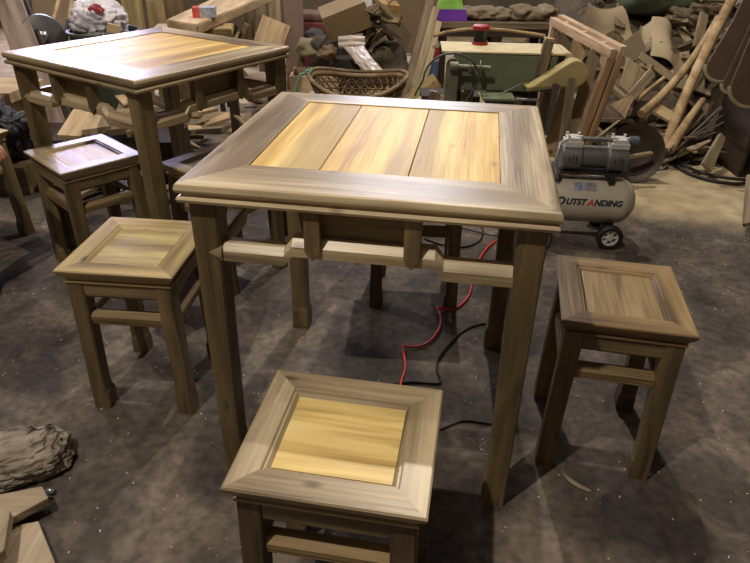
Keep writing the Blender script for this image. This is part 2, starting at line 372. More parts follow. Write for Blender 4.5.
wb2 = (-.4, 1.1, 2.1, 3.7)
wn2 = tag(empty('window_2', (.35, Y1, wb2[2])), kind='structure')
mb = MB(); h2 = wb2[3]-wb2[2]
for x in (-.73, 0, .73): mb.box((x, -.01, h2/2), (.04, .04, h2))
for z in (.02, h2/2, h2-.02): mb.box((0, -.01, z), (1.5, .04, .04))
mb.build('window_frame', fm, wn2)['kind'] = 'structure'
m2, nt, b = nodes('daylit_dusty_glass'); b.inputs['Base Color'].default_value = (.8, .8, .9, 1)
b.inputs['Emission Color'].default_value = (.86, .86, 1.0, 1); b.inputs['Emission Strength'].default_value = 12
MB().box((0, -.002, h2/2), (1.5, .006, h2), bev=0).build('window_pane', m2, wn2)['kind'] = 'structure'

# ------------------------------------------------------------------ lights: bare bulbs under the roof
def bulb(loc, w, col, r, label):
    t = empty('ceiling_bulb', loc); tag(t, label, 'lamp', 'bare bulbs under the ceiling')
    MB().tube([(0, 0, .05), (0, 0, ZC-loc[2])], .006, 6).build('cord', flat('black_rubber', (22, 21, 22), .6), t)
    MB().lathe([(.02, .02), (.024, .03), (.024, .07), (.01, .09), (0, .09)], 16).build('socket', flat('black_rubber', (22, 21, 22), .6), t)
    l = bpy.data.lights.new('bulb_light', 'POINT'); l.energy = w; l.color = col; l.shadow_soft_size = r
    o = bpy.data.objects.new('bulb_light', l); C.objects.link(o); o.parent = t; o.location = (0, 0, -.03)
bulb((-1.16, -.13, 3.95), 340, (1, .90, .77), .035, 'bare bulb on a cord above the front left of the floor')
bulb((.49, 4.03, 3.9), 325, (1, .90, .78), .035, 'bare bulb on a cord above the belt sander')
bulb((-2.6, 3.5, 3.95), 150, (1, .93, .86), .03, 'bare bulb on a cord beyond the back left table')
w = bpy.data.worlds.new('world'); scn.world = w; w.use_nodes = True
w.node_tree.nodes['Background'].inputs[0].default_value = (.5, .5, .6, 1); w.node_tree.nodes['Background'].inputs[1].default_value = .02

# ------------------------------------------------------------------ generic loose boards
def board(a, b, w, t, mat, name='board', label=None, cat='board', group=None, up=(0, 0, 1), taper=1.0, bev=.001, end=None):
    """board whose centre line runs from a to b; width w across, thickness t along up"""
    M, L = look(a, b, Vector(up))
    poly = [(-L/2, -w/2), (L/2, -w/2*taper), (L/2, w/2*taper), (-L/2, w/2)]
    if end == 'cut': poly = [(-L/2, -w/2), (L/2-.4*w, -w/2), (L/2, w/2), (-L/2, w/2)]
    mb = MB(); mb.prism(poly, t, Matrix(), bev=bev)
    o = mb.build(name, mat); o.matrix_world = M
    if label: tag(o, label, cat, group)
    return o
def lean(px0, py0, Ya, px1, py1, Yb, w, t, mat, label, name='leaning_board', cat='board', group=None, face=(0, -1, .3), ext=False, **k):
    a = at(px0, py0, Y=Ya); b = at(px1, py1, Y=Yb)
    if ext: a = b+(a-b)*((b.z-.015)/(b.z-a.z))   # down to the floor
    return board(a, b, w, t, mat, name, label, cat, group, up=face, **k)

# ------------------------------------------------------------------ air compressor
cream = flat('cream_enamel', (176, 168, 150), .4, bump=.05, var=.06); steel = flat('cast_steel', (126, 126, 124), .42, .6, bump=.1, var=.2)
darkst = flat('dark_steel', (52, 52, 54), .5, .5); blackr = flat('black_rubber', (22, 21, 22), .6); white_m = flat('white_alloy', (198, 198, 192), .45, .2, var=.1)
cp = empty('air_compressor', (.845, 2.50, 0), -.10)
tag(cp, 'cream portable air compressor with twin silver pump heads on small wheels', 'air compressor')
r, zc, hl = .098, .175, .255
RX = Matrix.Rotation(PI/2, 4, 'Y')
prof = [(0, -hl), (r*.45, -hl+.006), (r*.8, -hl+.028), (r*.97, -hl+.055), (r, -hl+.075), (r, hl-.075), (r*.97, hl-.055), (r*.8, hl-.028), (r*.45, hl-.006), (0, hl)]
tk = MB(); tk.lathe(prof, 48, Matrix.Translation((0, 0, zc)) @ RX); tank = tk.build('tank', cream, cp, smooth=.9)
# lettering wrapped around the tank
def lettering(txt, x0, size, mat, s0):
    cu = bpy.data.curves.new('lettering', 'FONT'); cu.body = txt; cu.size = size; cu.shear = .25; cu.offset = size*.05; cu.resolution_u = 4
    ob = bpy.data.objects.new('lettering', cu); C.objects.link(ob); dg = bpy.context.evaluated_depsgraph_get(); dg.update()
    me = bpy.data.meshes.new_from_object(ob.evaluated_get(dg)); C.objects.unlink(ob); bpy.data.objects.remove(ob)
    bm = bmesh.new(); bm.from_mesh(me); bmesh.ops.triangulate(bm, faces=bm.faces[:])
    bmesh.ops.subdivide_edges(bm, edges=[e for e in bm.edges if e.calc_length() > .01], cuts=2)
    wd = max(v.co.x for v in bm.verts)
    for v in bm.verts:
        a = (v.co.y+s0)/r; rr = r+.0012; v.co = Vector((x0+v.co.x, -rr*math.cos(a), zc+rr*math.sin(a)))
    bm.to_mesh(me); bm.free(); me.materials.append(mat)
    o = bpy.data.objects.new('lettering', me); C.objects.link(o); o.parent = tank; return wd
navy = flat('navy_paint', (32, 34, 56), .5); red = flat('red_paint', (196, 60, 48), .5)
x = -.088; x += lettering('O', x, .044, navy, .010)+.001
x += lettering('UTST', x, .034, navy, .012)+.001
x += lettering('A', x, .034, red, .012)+.001
lettering('NDING', x, .034, navy, .012)
def wrap_patch(x0, x1, a0, a1, mat, name):
    mb = MB(); n = 8; rr = r+.0015
    g = [[mb.bm.verts.new((xx, -rr*math.cos(a0+(a1-a0)*j/n), zc+rr*math.sin(a0+(a1-a0)*j/n))) for xx in (x0, x1)] for j in range(n+1)]
    for j in range(n): mb.bm.faces.new((g[j][0], g[j][1], g[j+1][1], g[j+1][0]))
    mb.build(name, mat, tank)
wrap_patch(-.015, .022, .72, 1.12, flat('blue_sticker', (120, 134, 156), .4, bscale=300, var=.5), 'sticker')
wrap_patch(.026, .075, .72, 1.12, flat('silver_sticker', (150, 148, 146), .35, .3, bscale=300, var=.3), 'sticker')
# saddle, pump
mb = MB()
for xx in (-.09, .13): mb.box((xx, 0, zc+r+.014), (.022, .12, .036))
mb.box((.04, 0, zc+r+.032), (.26, .10, .008)); mb.build('saddle_bracket', darkst, cp)
pz = zc+r+.095
PX = .038
mb = MB()
mb.lathe([(0, -.05), (.046, -.05), (.046, .05), (0, .05)], 28, Matrix.Translation((.015+PX, 0, pz-.005)) @ RX)
mb.build('motor', flat('motor_grey', (104, 104, 104), .45, .5), cp, smooth=.6)
for xx in (-.078+PX, .105+PX):
    hd = MB(); hd.lathe([(0, -.042), (.048, -.042), (.056, -.034), (.056, .030), (.05, .040), (0, .040)], 28, Matrix.Translation((xx, 0, pz-.008)) @ RX)
    for k in range(7): hd.lathe([(.044, -.003), (.059, -.003), (.059, .001), (.044, .001)], 28, Matrix.Translation((xx-.03+k*.010, 0, pz-.008)) @ RX)
    hd = hd.build('crankcase', steel, cp, smooth=.6)
    h = MB(); h.box((xx, 0, pz+.052), (.072, .075, .022)); h.box((xx, 0, pz+.070), (.060, .062, .016))
    for a in (-1, 1):
        for c in (-1, 1): h.lathe([(0, 0), (.006, 0), (.006, .010), (0, .010)], 8, Matrix.Translation((xx+a*.024, c*.024, pz+.078)))
    h.build('cylinder_head', white_m, cp)
    s = MB()
    for k in (-1, 0, 1): s.box((xx+k*.014, -.0568, pz-.004), (.004, .003, .024 if k else .034), bev=.001)
    s.build('vent_slot', blackr, hd)
MB().tube([(-.07+PX, -.01, pz+.072), (.10+PX, -.01, pz+.072)], .009, 12).build('air_pipe', steel, cp, smooth=1)
MB().lathe([(0, 0), (.014, .002), (.022, .006), (.022, .040), (.016, .046), (0, .046)], 20, Matrix.Translation((.137+PX, 0, pz+.066)) @ RX).build('air_filter', flat('filter_grey', (70, 76, 84), .6), cp, smooth=.6)
MB().tube([(-.10+PX, -.02, pz+.072), (-.135+PX, -.04, pz+.060), (-.145+PX, -.055, pz-.01), (-.135+PX, -.06, pz-.06), (-.12+PX, -.05, zc+r*.82)], .006, 8).build('delivery_hose', flat('braided_hose', (150, 150, 150), .4, .5), cp, smooth=1)
for xx in (.155,):
    for sy in (-1, 1):
        Mw = Matrix.Translation((xx, sy*.115, .054)) @ Matrix.Rotation(PI/2, 4, 'X')
        wl = MB().lathe([(.034, -.014), (.046, -.016), (.054, -.010), (.054, .010), (.046, .016), (.034, .014)], 36, Mw).build('wheel', blackr, cp, smooth=.6)
        hb = MB(); hb.lathe([(.031, -.012), (.037, -.013), (.037, .013), (.031, .012), (.031, -.012)], 32, Mw); hb.lathe([(0, -.014), (.011, -.014), (.011, .014), (0, .014)], 16, Mw)
        for k in range(6): hb.box((0, 0, 0), (.026, .009, .014), M=Mw @ Matrix.Rotation(k*PI/3, 4, 'Z') @ Matrix.Translation((.02, 0, 0)))
        hb.build('wheel_rim', white_m, wl)
ax = MB(); ax.tube([(.155, -.11, .054), (.155, .11, .054)], .007, 8); ax.box((.155, 0, .075), (.05, .13, .02)); ax.build('axle', darkst, cp)
ft = MB()
for sy in (-1, 1): ft.tube([(-.17, sy*.07, .095), (-.17, sy*.08, 0)], .012, 10)
ft.build('foot', blackr, cp)
MB().lathe([(0, 0), (.018, 0), (.02, .004), (.02, .018), (0, .02)], 20, Matrix.Translation((-.15, -.07, zc+r-.008)) @ Matrix.Rotation(.5, 4, 'X')).build('pressure_gauge', white_m, cp)
MB().lathe([(.0, 0), (.014, 0), (.016, .008), (.016, .02), (0, .024)], 16, Matrix.Translation((-.165, -.03, zc+r+.02))).build('outlet_knob', flat('red_plastic', (200, 52, 44), .45), cp)

# ------------------------------------------------------------------ belt sander
green = flat('machine_green', (100, 108, 84), .6, bump=.1, var=.15); dustc = flat('dusted_cream', (196, 182, 146), .85, bump=.3, bscale=80, var=.1)
bs = empty('belt_sander', (.615, 3.42, 0), -.045)
tag(bs, 'green belt sanding machine with a cream dusty top behind the middle table', 'belt sander')
body = MB().box((.04, 0, .52), (.50, .26, .18), bev=.008).build('body', green, bs)
bt = MB(); bt.box((.02, 0, .618), (.62, .272, .010), bev=.004)
n = 20; bt.loft([[(.33+.07*math.sin(a)*q, -.12*1, .555+.07*math.cos(a)*q) for a in [PI*k/n for k in range(n+1)]] for q in (1,)]+[[(.33+.07*math.sin(a), .12, .555+.07*math.cos(a)) for a in [PI*k/n for k in range(n+1)]]])
bt.build('sanding_belt', dustc, bs, smooth=.7)
# teardrop guard at the near right
gp = [(-.19, -.072), (-.185, -.082)]+[(.035+.064*math.cos(a), .0+.064*math.sin(a)) for a in [PI*.62-k*PI*1.15/16 for k in range(17)]]
g = MB(); g.prism(gp, .10, Matrix.Translation((.325, -.20, .548)) @ X('Y'), bev=.004); g.build('pulley_guard', flat('guard_cream', (160, 146, 98), .7, var=.15), bs)
MB().box((.225, -.13, .60), (.045, .05, .17), rot=(0, .12, 0)).build('fence_block', grey_w('Z'), bs); MB().box((.2355, -.13, .689), (.044, .049, .012), rot=(0, .12, 0)).build('fence_cap', raw_w('X'), bs)
# tension post, roller and crank at the left end
ps = MB(); pp = [(-.032, -.36), (.032, -.36), (.032, .0)]+[(.032*math.cos(a), .032*math.sin(a)) for a in [k*PI/10 for k in range(1, 10)]]+[(-.032, 0)]
ps.prism(pp, .035, Matrix.Translation((-.235, -.17, .565)) @ X('Y'), bev=.003); ps.build('tension_post', flat('worn_iron', (118, 116, 98), .5, .3), bs)
rl = MB(); rl.tube([(-.24, -.21, .565), (-.05, -.21, .56)], .012, 12); rl.tube([(-.25, -.21, .565), (-.21, -.21, .565)], .022, 14)
for k in range(2): rl.lathe([(0, 0), (.034, 0), (.034, .006), (0, .006)], 20, Matrix.Translation((-.155+k*.05, -.21, .562)) @ RX)
rl.build('tension_screw', flat('worn_iron', (118, 116, 98), .5, .3), bs, smooth=.6)
MB().tube([(-.17+.0, -.19, .36)]+[(-.27+.14*math.cos(a)+.03, -.23, .50+.13*math.sin(a)) for a in [k*PI/12 for k in range(0, 13)]]+[(-.42, -.23, .42)], .0055, 8).build('power_cable', flat('green_cable', (64, 78, 66), .5), bs, smooth=1)
st = MB()
for sx, sy in ((-.2, -.1), (.2, -.1), (-.2, .1), (.2, .1)): st.box((sx, sy, .215), (.045, .045, .43))
st.box((0, -.1, .12), (.40, .03, .04)); st.box((0, .1, .12), (.40, .03, .04)); st.build('stand', darkst, bs)
mt = MB(); mt.lathe([(0, -.09), (.07, -.09), (.078, -.07), (.078, .07), (.07, .09), (0, .09)], 24, Matrix.Translation((.06, -.03, .355)) @ RX); mt.build('motor', flat('motor_brown', (84, 72, 58), .6), bs, smooth=.6)
wt = MB(); wt.box((-.0, -.22, .425), (.16, .14, .012)); wt.box((0, -.15, .40), (.05, .10, .03)); wt.build('work_rest', green, bs)
MB().tube([(.09, -.25, .42), (.20, -.25, .42)], .008, 10).build('clamp_screw', steel, bs)
MB().tube([(.0, -.25, .44), (.10, -.27, .50)], .004, 8).build('adjusting_rod', steel, bs)

# spool tin on the sander
sp = empty('spool_tin', (.535, 3.50, .6235)); tag(sp, 'small dark jar with red lid and base on the sander top', 'jar')
MB().lathe([(0, 0), (.042, 0), (.042, .014), (0, .014)], 28).build('base', flat('dull_red', (150, 34, 36), .45), sp, smooth=.6)
MB().lathe([(.036, .014), (.033, .04), (.036, .075)], 28).build('body', flat('glass_dark', (34, 32, 36), .15), sp, smooth=.6)
MB().lathe([(0, .072), (.044, .072), (.044, .090), (.038, .094), (0, .094)], 28).build('lid', flat('dull_red', (150, 34, 36), .45), sp, smooth=.6)

# ------------------------------------------------------------------ raw timber frame standing beside the sander
nf = at(612, 49, Y=3.22); ff = at(555, 18, Y=3.86)
tf = empty('timber_frame', (nf.x, nf.y, 0)); tag(tf, 'tall frame of pinkish raw timber with two top rails, behind the compressor', 'timber frame')
dv = Vector((ff.x-nf.x, ff.y-nf.y, ff.z-nf.z)); dn = Vector((dv.x, dv.y, 0)).normalized(); sd = Vector((-dn.y, dn.x, 0))*-1
pink = wood('pink_pine', (140, 114, 88), (190, 164, 134), (212, 190, 162), 'X', .75, spec=.2, knots=.3)
brw = wood('brown_stud', (100, 76, 52), (144, 114, 82), (180, 152, 118), 'X', .7, spec=.2)
def seg(a, b, w, t, mat, name, parent, up=(0, 0, 1)):
    M, L = look(a, b, Vector(up)); mb = MB().box((0, 0, 0), (L, w, t)); o = mb.build(name, mat, parent); o.matrix_local = M; return o
zn, zf = nf.z, ff.z
for k, z_off in ((0, 0), (1, .012)):
    o_ = sd*(.05*k); a = Vector((0, 0, zn-.02+z_off))+o_; b = dv+Vector((0, 0, zn-.02+z_off))+o_
    b.z = zf-.02+z_off; seg(a-dn*.02, b+dn*.03, .034, .045, pink, 'top_rail', tf)
for k in range(3):
    c = dn*(.12+k*.22)+Vector((0, 0, zn-.012+(zf-zn)*(.2+k*.3))); seg(c, c+sd*.05, .03, .03, pink, 'spacer', tf)
lb = at(583, 150, Y=3.0)-Vector((nf.x, nf.y, 0)); lb = Vector((-.085, .0, 0.0))
seg(Vector((-.10, .02, 0)), Vector((0, 0, zn-.04)), .036, .045, brw, 'leg', tf, up=(0, 1, 0))
seg(sd*.05+Vector((-.10, .02, 0)), sd*.05+Vector((0, 0, zn-.03)), .036, .045, brw, 'leg', tf, up=(0, 1, 0))
seg(dv*1.0+Vector((-.02, 0, -dv.z)), Vector((dv.x, dv.y, zf-.04)), .036, .045, pink, 'leg', tf, up=(0, 1, 0))
seg(dv*1.0+sd*.05+Vector((-.02, 0, -dv.z)), Vector((dv.x, dv.y, zf-.03))+sd*.05, .036, .045, pink, 'leg', tf, up=(0, 1, 0))
for k, u in enumerate((.22, .48, .74)):
    c = Vector((dv.x*u, dv.y*u, 0)); zt = zn+(zf-zn)*u-.04
    seg(c+Vector((-.07, .02, 0)), c+Vector((0, 0, zt)), .075 if k else .06, .02, (dust_w('X'), raw_w('X'), grey_w('X'))[k], 'slat', tf, up=(.3, 1, 0))
# long pale strips and belt hanging between the sander and the frame
lean(560, 168, 2.92, 572, 78, 3.05, .055, .012, grey_w('X'), 'greyish narrow board upright between the sander and the compressor', taper=.7, ext=True)
lean(547, 135, 3.05, 556, 84, 3.15, .03, .02, dark_w('X'), 'dark narrow batten upright behind the right end of the table')

# ------------------------------------------------------------------ dark basin behind the compressor
bp_ = at(637, 143, Y=3.18)
bn = empty('iron_basin', (bp_.x, bp_.y, 0)); tag(bn, 'round dark iron basin tipped on its side behind the compressor', 'basin')
Mb = Matrix.Translation((0, 0, .148)) @ Matrix.Rotation(PI*.40, 4, 'X') @ Matrix.Rotation(-.1, 4, 'Y') @ Matrix.Scale(.84, 4)
MB().lathe([(0, -.09), (.08, -.085), (.14, -.05), (.172, .0), (.182, .004), (.182, .012), (.17, .008), (.135, -.042), (.078, -.076), (0, -.08)], 48, Mb).build('bowl', flat('rusty_iron', (62, 50, 42), .6, .2, bump=.3, var=.3), bn, smooth=.7)
lean(628, 157, 3.10, 652, 153, 3.12, .028, .014, dust_w('X'), 'short light stick lying against the tipped iron basin', name='stick', cat='stick', face=(0, 0, 1))

# ------------------------------------------------------------------ scrap heap at the back right
def heap_z(x, y):
    u = max(0, min(1, (y-3.45)/1.6)); v = max(0, min(1, (x-1.22)/.4))
    return (.02+.62*u*v)+.07*noise.noise(Vector((x*3, y*3, 0)))*min(1, u*4)*v
mb = MB(); g = []
for j in range(46):
    row = []
    for i in range(60):
        x = 1.24+i*.0525; y = 3.42+j*.06; row.append(mb.bm.verts.new((x, y, max(.0, heap_z(x, y)-.02+.02*noise.noise(Vector((x*14, y*14, 3)))))))
    g.append(row)
for j in range(45):
    for i in range(59): mb.bm.faces.new((g[j][i], g[j][i+1], g[j+1][i+1], g[j+1][i]))
tag(mb.build('scrap_mound', flat('heap_dust', (78, 66, 50), .95, bump=.8, bscale=60, var=.45), smooth=3), 'mound of sawdust and shavings under the offcuts at the back right', 'sawdust', kind='stuff')

def offcuts(n, pos, label, group, mats, lo=(.10, .03, .008), hi=(.38, .11, .03), tilt=.6, seed=3, name='offcut', hz=None):
    rr = random.Random(seed); out = []
    protos = []
    for k in range(7):
        L = lo[0]+(hi[0]-lo[0])*rr.random(); W = lo[1]+(hi[1]-lo[1])*rr.random(); T = lo[2]+(hi[2]-lo[2])*rr.random()
        c = rr.uniform(-.3, .3)*W
        poly = [(-L/2, -W/2), (L/2+c, -W/2*rr.uniform(.6, 1)), (L/2-c, W/2*rr.uniform(.6, 1)), (0, W/2*rr.uniform(.8, 1.15)), (-L/2, W/2)]
        me = MB().prism(poly, T, bev=.001).build(name, mats[k % len(mats)]('X')); protos.append(me)
    for k in range(n):
        p = protos[k] if k < 7 else protos[rr.randrange(7)].copy()
        if k >= 7: C.objects.link(p)
        x, y, z = pos(rr)
        p.location = (x, y, z); p.rotation_euler = (rr.uniform(-tilt, tilt), rr.uniform(-tilt, tilt), rr.uniform(0, 2*PI))
        tag(p, label, 'offcut', group); out.append(p)
    return out
def pr(rr):
    x = rr.uniform(1.15, 3.1); y = rr.uniform(3.55, 5.4); return x, y, heap_z(x, y)+.03
offcuts(120, pr, 'loose wood offcut in the scrap heap at the back right', 'offcuts in the back right scrap heap', [dust_w, grey_w, grey_w, dust_w, grey_w], hi=(.42, .12, .03), tilt=.75, seed=5)
def pr2(rr):
    x = rr.uniform(1.35, 2.1); y = rr.uniform(3.35, 3.7); return x, y, .035+rr.random()*.10
offcuts(26, pr2, 'thin wood strip at the foot of the back right scrap heap', 'thin strips at the foot of the scrap heap', [dust_w, grey_w], lo=(.16, .015, .006), hi=(.36, .04, .014), tilt=.35, seed=9, name='wood_strip')

# curved sheets of board
def sheet(corners, bend, t, mat, name, label, cat):
    """four corners (3D), bulged along its normal"""
    c = [Vector(p) for p in corners]; nrm = (c[1]-c[0]).cross(c[3]-c[0]).normalized(); n = 10; mb = MB()
    rows = []
    for s in (0, 1):
        rows.append([[mb.bm.verts.new((c[0].lerp(c[1], i/n)).lerp(c[3].lerp(c[2], i/n), j/n)+nrm*(bend*math.sin(PI*i/n)+bend*.3*math.sin(2*PI*j/n)+t*s)) for i in range(n+1)] for j in range(n+1)])
    for s in (0, 1):
        for j in range(n):
            for i in range(n): mb.bm.faces.new((rows[s][j][i], rows[s][j][i+1], rows[s][j+1][i+1], rows[s][j+1][i]))
    for i in range(n):
        for a, b_, c_, d_ in (((0, i), (0, i+1), 0, 1), ((n, i), (n, i+1), 0, 1), ((i, 0), (i+1, 0), 0, 1), ((i, n), (i+1, n), 0, 1)):
            mb.bm.faces.new((rows[0][a[0]][a[1]], rows[0][b_[0]][b_[1]], rows[1][b_[0]][b_[1]], rows[1][a[0]][a[1]]))
    bmesh.ops.recalc_face_normals(mb.bm, faces=mb.bm.faces[:])
    return tag(mb.build(name, mat, smooth=.8), label, cat)
card = flat('grey_board', (142, 128, 102), .9, var=.1); card2 = flat('pale_board', (160, 146, 118), .9, var=.1)
sheet([at(580, 44, Y=4.6), at(636, 42, Y=4.6), at(622, 6, Y=4.8), at(588, 3, Y=4.8)], -.06, .006, card, 'curled_board', 'large curled grey board sheet leaning behind the timber frame', 'board')
sheet([at(650, 56, Y=4.35), at(676, 74, Y=4.3), at(672, 32, Y=4.55), at(652, 17, Y=4.6)], .05, .005, card2, 'curled_board', 'pale curled board sheet bulging at the centre of the scrap heap', 'board')
sheet([at(632, 70, Y=4.35), at(652, 72, Y=4.35), at(652, 20, Y=4.65), at(640, 26, Y=4.65)], -.03, .005, card2, 'curled_board', 'narrow pale board sheet left of the bulging one', 'board')
lean(626, 52, 4.2, 642, 40, 4.4, .13, .008, card, 'small grey board scrap right of the timber frame top', name='board_scrap')
lean(632, 92, 3.75, 640, 64, 4.0, .16, .012, dust_w('X'), 'square light offcut leaning beside the timber frame leg', name='square_offcut', cat='offcut', up=None) if False else board(at(630, 95, Y=3.75), at(638, 66, Y=4.0), .17, .012, dust_w('X'), 'square_offcut', 'square light offcut leaning beside the timber frame leg', 'offcut', up=(.2, -1, .5))
board(at(628, 100, Y=3.6), at(652, 72, Y=3.85), .05, .02, dust_w('X'), 'offcut_strip', 'light diagonal strip in front of the square offcut', 'offcut', up=(.2, -1, .5))
board(at(617, 112, Y=3.45), at(632, 96, Y=3.5), .11, .012, raw_w('X'), 'wedge_offcut', 'pale triangular offcut behind the timber frame leg', 'offcut', up=(0, -1, .8), taper=.2)
board(at(640, 55, Y=4.15), at(672, 78, Y=4.1), .05, .015, dust_w('X'), 'offcut_strip', 'light strip crossing below the bulging board sheet', 'offcut', up=(0, -1, .5))
board(at(681, 28, Y=4.6), at(692, 50, Y=4.45), .05, .018, dust_w('X'), 'offcut_strip', 'short light strip standing in the heap right of the bulging sheet', 'offcut', up=(0, -1, .5))
board(at(697, 48, Y=4.3), at(704, 14, Y=4.6), .06, .02, dust_w('X'), 'offcut_strip', 'upright light strip in the heap left of the long poles', 'offcut', up=(0, -1, .4))
board(at(655, 108, Y=3.7), at(672, 118, Y=3.65), .08, .02, raw_w('X'), 'offcut_block', 'light rectangular offcut below the long poles', 'offcut', up=(0, -.6, 1))
board(at(698, 92, Y=4.0), at(719, 36, Y=4.5), .15, .012, dust_w('X'), 'wide_offcut', 'wide pale board lying behind the long poles', 'offcut', up=(-.3, -1, .5), taper=.6)
# long debarked poles
def pole(pts, rads, label):
    mb = MB(); mb.tube(pts, rads, 14); return tag(mb.build('pole', raw_w('X') if False else wood('bare_pole', (124, 100, 70), (160, 136, 100), (182, 160, 126), 'Y', .75, spec=.2, knots=.3), smooth=1), label, 'pole', 'long debarked poles on the scrap heap')
def curve(P0, P1, P2, n=14): return [P0*(1-t)**2+P1*2*t*(1-t)+P2*t*t for t in [k/n for k in range(n+1)]]
pole(curve(at(664, 150, Y=3.42)+Vector((0, 0, .0)), at(690, 78, Y=3.75), at(738, -12, Y=4.3)), [.026+.006*k/14 for k in range(15)], 'longest light wooden pole leaning up to the right on the heap')
pole(curve(at(641, 114, Y=3.62), at(686, 78, Y=3.9), at(718, 18, Y=4.45)), [.026-.004*k/14 for k in range(15)], 'curved light wooden pole crossing behind the longest pole')
pole(curve(at(669, 151, Y=3.38), at(682, 128, Y=3.45), at(703, 100, Y=3.65)), [.030-.012*k/14 for k in range(15)], 'short thick light pole at the foot of the longest pole')
pole(curve(at(637, 100, Y=3.66), at(648, 90, Y=3.7), at(664, 78, Y=3.85)), [.012]*15, 'thin light stick pointing down left out of the heap')
board(at(676, 150, Y=3.40), at(706, 105, Y=3.7), .07, .018, dust_w('X'), 'offcut_strip', 'tapering light board beside the short thick pole', 'offcut', up=(-.2, -1, .6), taper=.4)
# thin rods bundle
rr = random.Random(2)
for k in range(14):
    a = at(664+rr.uniform(-2, 10), 153+rr.uniform(-4, 6), Y=3.36+rr.uniform(-.03, .06)); a.z = max(a.z, .012); b = at(720+rr.uniform(-14, 14), 108+rr.uniform(-8, 18), Y=3.62+rr.uniform(-.1, .15))
    tag(MB().tube([a, b], .0055, 6).build('rod', flat('rod_grey', (96, 88, 76), .6)), 'thin grey rod in the bundle lying against the scrap heap', 'rod', 'thin rods against the scrap heap')
board(at(706, 168, Y=3.2), at(722, 136, Y=3.4), .07, .02, dust_w('X'), 'offcut_strip', 'upright wedge of light wood left of the dark crate', 'offcut', up=(0, -1, .3), taper=.6)
board(at(690, 150, Y=3.3), at(710, 141, Y=3.4), .05, .014, dust_w('X'), 'offcut_strip', 'small bright splinter lying by the rods', 'offcut', up=(0, 0, 1), taper=.3)
# dark crate at right edge with carved boards over it
dc = empty('dark_crate', (2.20, 3.42, 0)); tag(dc, 'dark wooden crate at the right edge below the scalloped boards', 'crate')
MB().box((0, .18, .29), (.46, .02, .58)).build('back_board', dark_w('X'), dc)
for s in (-1, 1): MB().box((s*.22, 0, .29), (.02, .36, .58)).build('side_board', dark_w('Y'), dc)
MB().box((0, 0, .012), (.44, .36, .02)).build('bottom_board', dark_w('X'), dc)
brown_l = flat('dark_carved', (84, 68, 54), .5, var=.2)
pale_e = flat('pale_edge', (150, 136, 110), .7)
def scallop(x0, tip, wdt, Y, hgt, label, lean_):
    """long board with a rounded lobe at its lower end, pale cut edge"""
    o = empty('scalloped_board', tip); tag(o, label, 'carved board', 'scalloped dark boards at the right edge')
    n = 14; pts = [(-wdt/2, hgt), (-wdt/2*.8, hgt*.5), (-wdt/2, wdt*.4)]+[(wdt/2*math.cos(PI+k*PI/n), wdt*.42+wdt*.42*math.sin(PI+k*PI/n)) for k in range(1, n)]+[(wdt/2, wdt*.4), (wdt/2*.9, hgt*.55), (wdt/2*1.2, hgt)]
    MB().prism(pts, .020, X('Y'), bev=.002).build('board_face', brown_l, o)
    ed = MB(); ed.tube([(x, .0, z) for x, z in pts[2:2+n+1]], .0115, 8); ed.build('cut_edge', pale_e, o, smooth=1)
    o.rotation_euler = lean_
scallop(0, at(713, 80, Y=3.22), .13, 3.2, .55, 'narrow scalloped dark board, leftmost at the right edge', (-.28, .32, -.2))
scallop(0, at(727, 92, Y=3.16), .075, 3.2, .60, 'slimmest scalloped dark board, between the other two', (-.25, .22, -.2))
scallop(0, at(745, 106, Y=3.10), .20, 3.2, .62, 'widest scalloped dark board, cut off by the right edge', (-.22, .12, -.1))
# right edge plank box and hose on the floor
lean(759, 222, 2.50, 762, 172, 2.80, .13, .02, grey_w('X'), 'wide tan board standing at the right edge of the floor', face=(-.7, -.7, .2))
hs = MB()
hs.tube(curve(at(668, 160, Z=.01), at(690, 181, Z=.01), at(738, 184, Z=.01), 18)+curve(at(738, 184, Z=.01), at(752, 183, Z=.01), at(756, 172, Z=.01), 6)[1:], .009, 8)
hs.tube(curve(at(672, 155, Z=.02), at(686, 176, Z=.02), at(748, 180, Z=.02), 18), .009, 8)
tag(hs.build('black_hose', blackr, smooth=1), 'black hose looping over the sawdust in front of the dark crate', 'hose')

# green sack and back-right bundle
def lump(name, c, size, mat, label, cat, seed=0, amp=.25, rot=(0, 0, 0), freq=2.0, sub=4, crease=0):
    b = bmesh.new(); bmesh.ops.create_icosphere(b, subdivisions=sub, radius=1)
    for v in b.verts:
        p = v.co.copy(); q = Vector((p.x, p.y, p.z*2.4)); k = 1+amp*noise.noise(p*freq*.8+Vector((seed*9.1, 0, 0)))+amp*.35*abs(noise.noise(q*freq*1.3+Vector((0, seed*5, 0))))-amp*.12*abs(noise.noise(q*freq*3))-crease*max(0, .22-abs(noise.noise(p*2.6+Vector((seed, 3, 0)))))-crease*.6*max(0, .2-abs(noise.noise(p*5+Vector((seed, 9, 0)))))
        v.co = Vector((p.x*size[0]*k, p.y*size[1]*k, max(-size[2]*.82, p.z*size[2]*k)))
    mb = MB(); mb._add(b, Matrix.Translation(c) @ Euler(rot).to_matrix().to_4x4())
    o = mb.build(name, mat, smooth=3)
    return tag(o, label, cat)
c = at(655, 2, Y=4.95); lump('sack', c+Vector((0, 0, .06)), (.30, .2, .17), flat('sack_green', (70, 80, 62), .8, bump=.3), 'dark green stuffed sack on top of the scrap heap', 'sack', 1)
for k, (px, py) in enumerate([(682, 14), (692, 20), (700, 12), (676, 22)]):
    c = at(px, py, Y=4.8); lump('rag', c, (.11, .08, .045), flat('rag_brown', (104, 90, 72), .9, bump=.4), ['brown rolled rag left of the upright strip', 'brown crumpled rag touching the upright strip', 'brown rag highest by the poles', 'flat brown rag beside the green sack'][k], 'rag', 3+k, .35, (0, .4, .3*k))
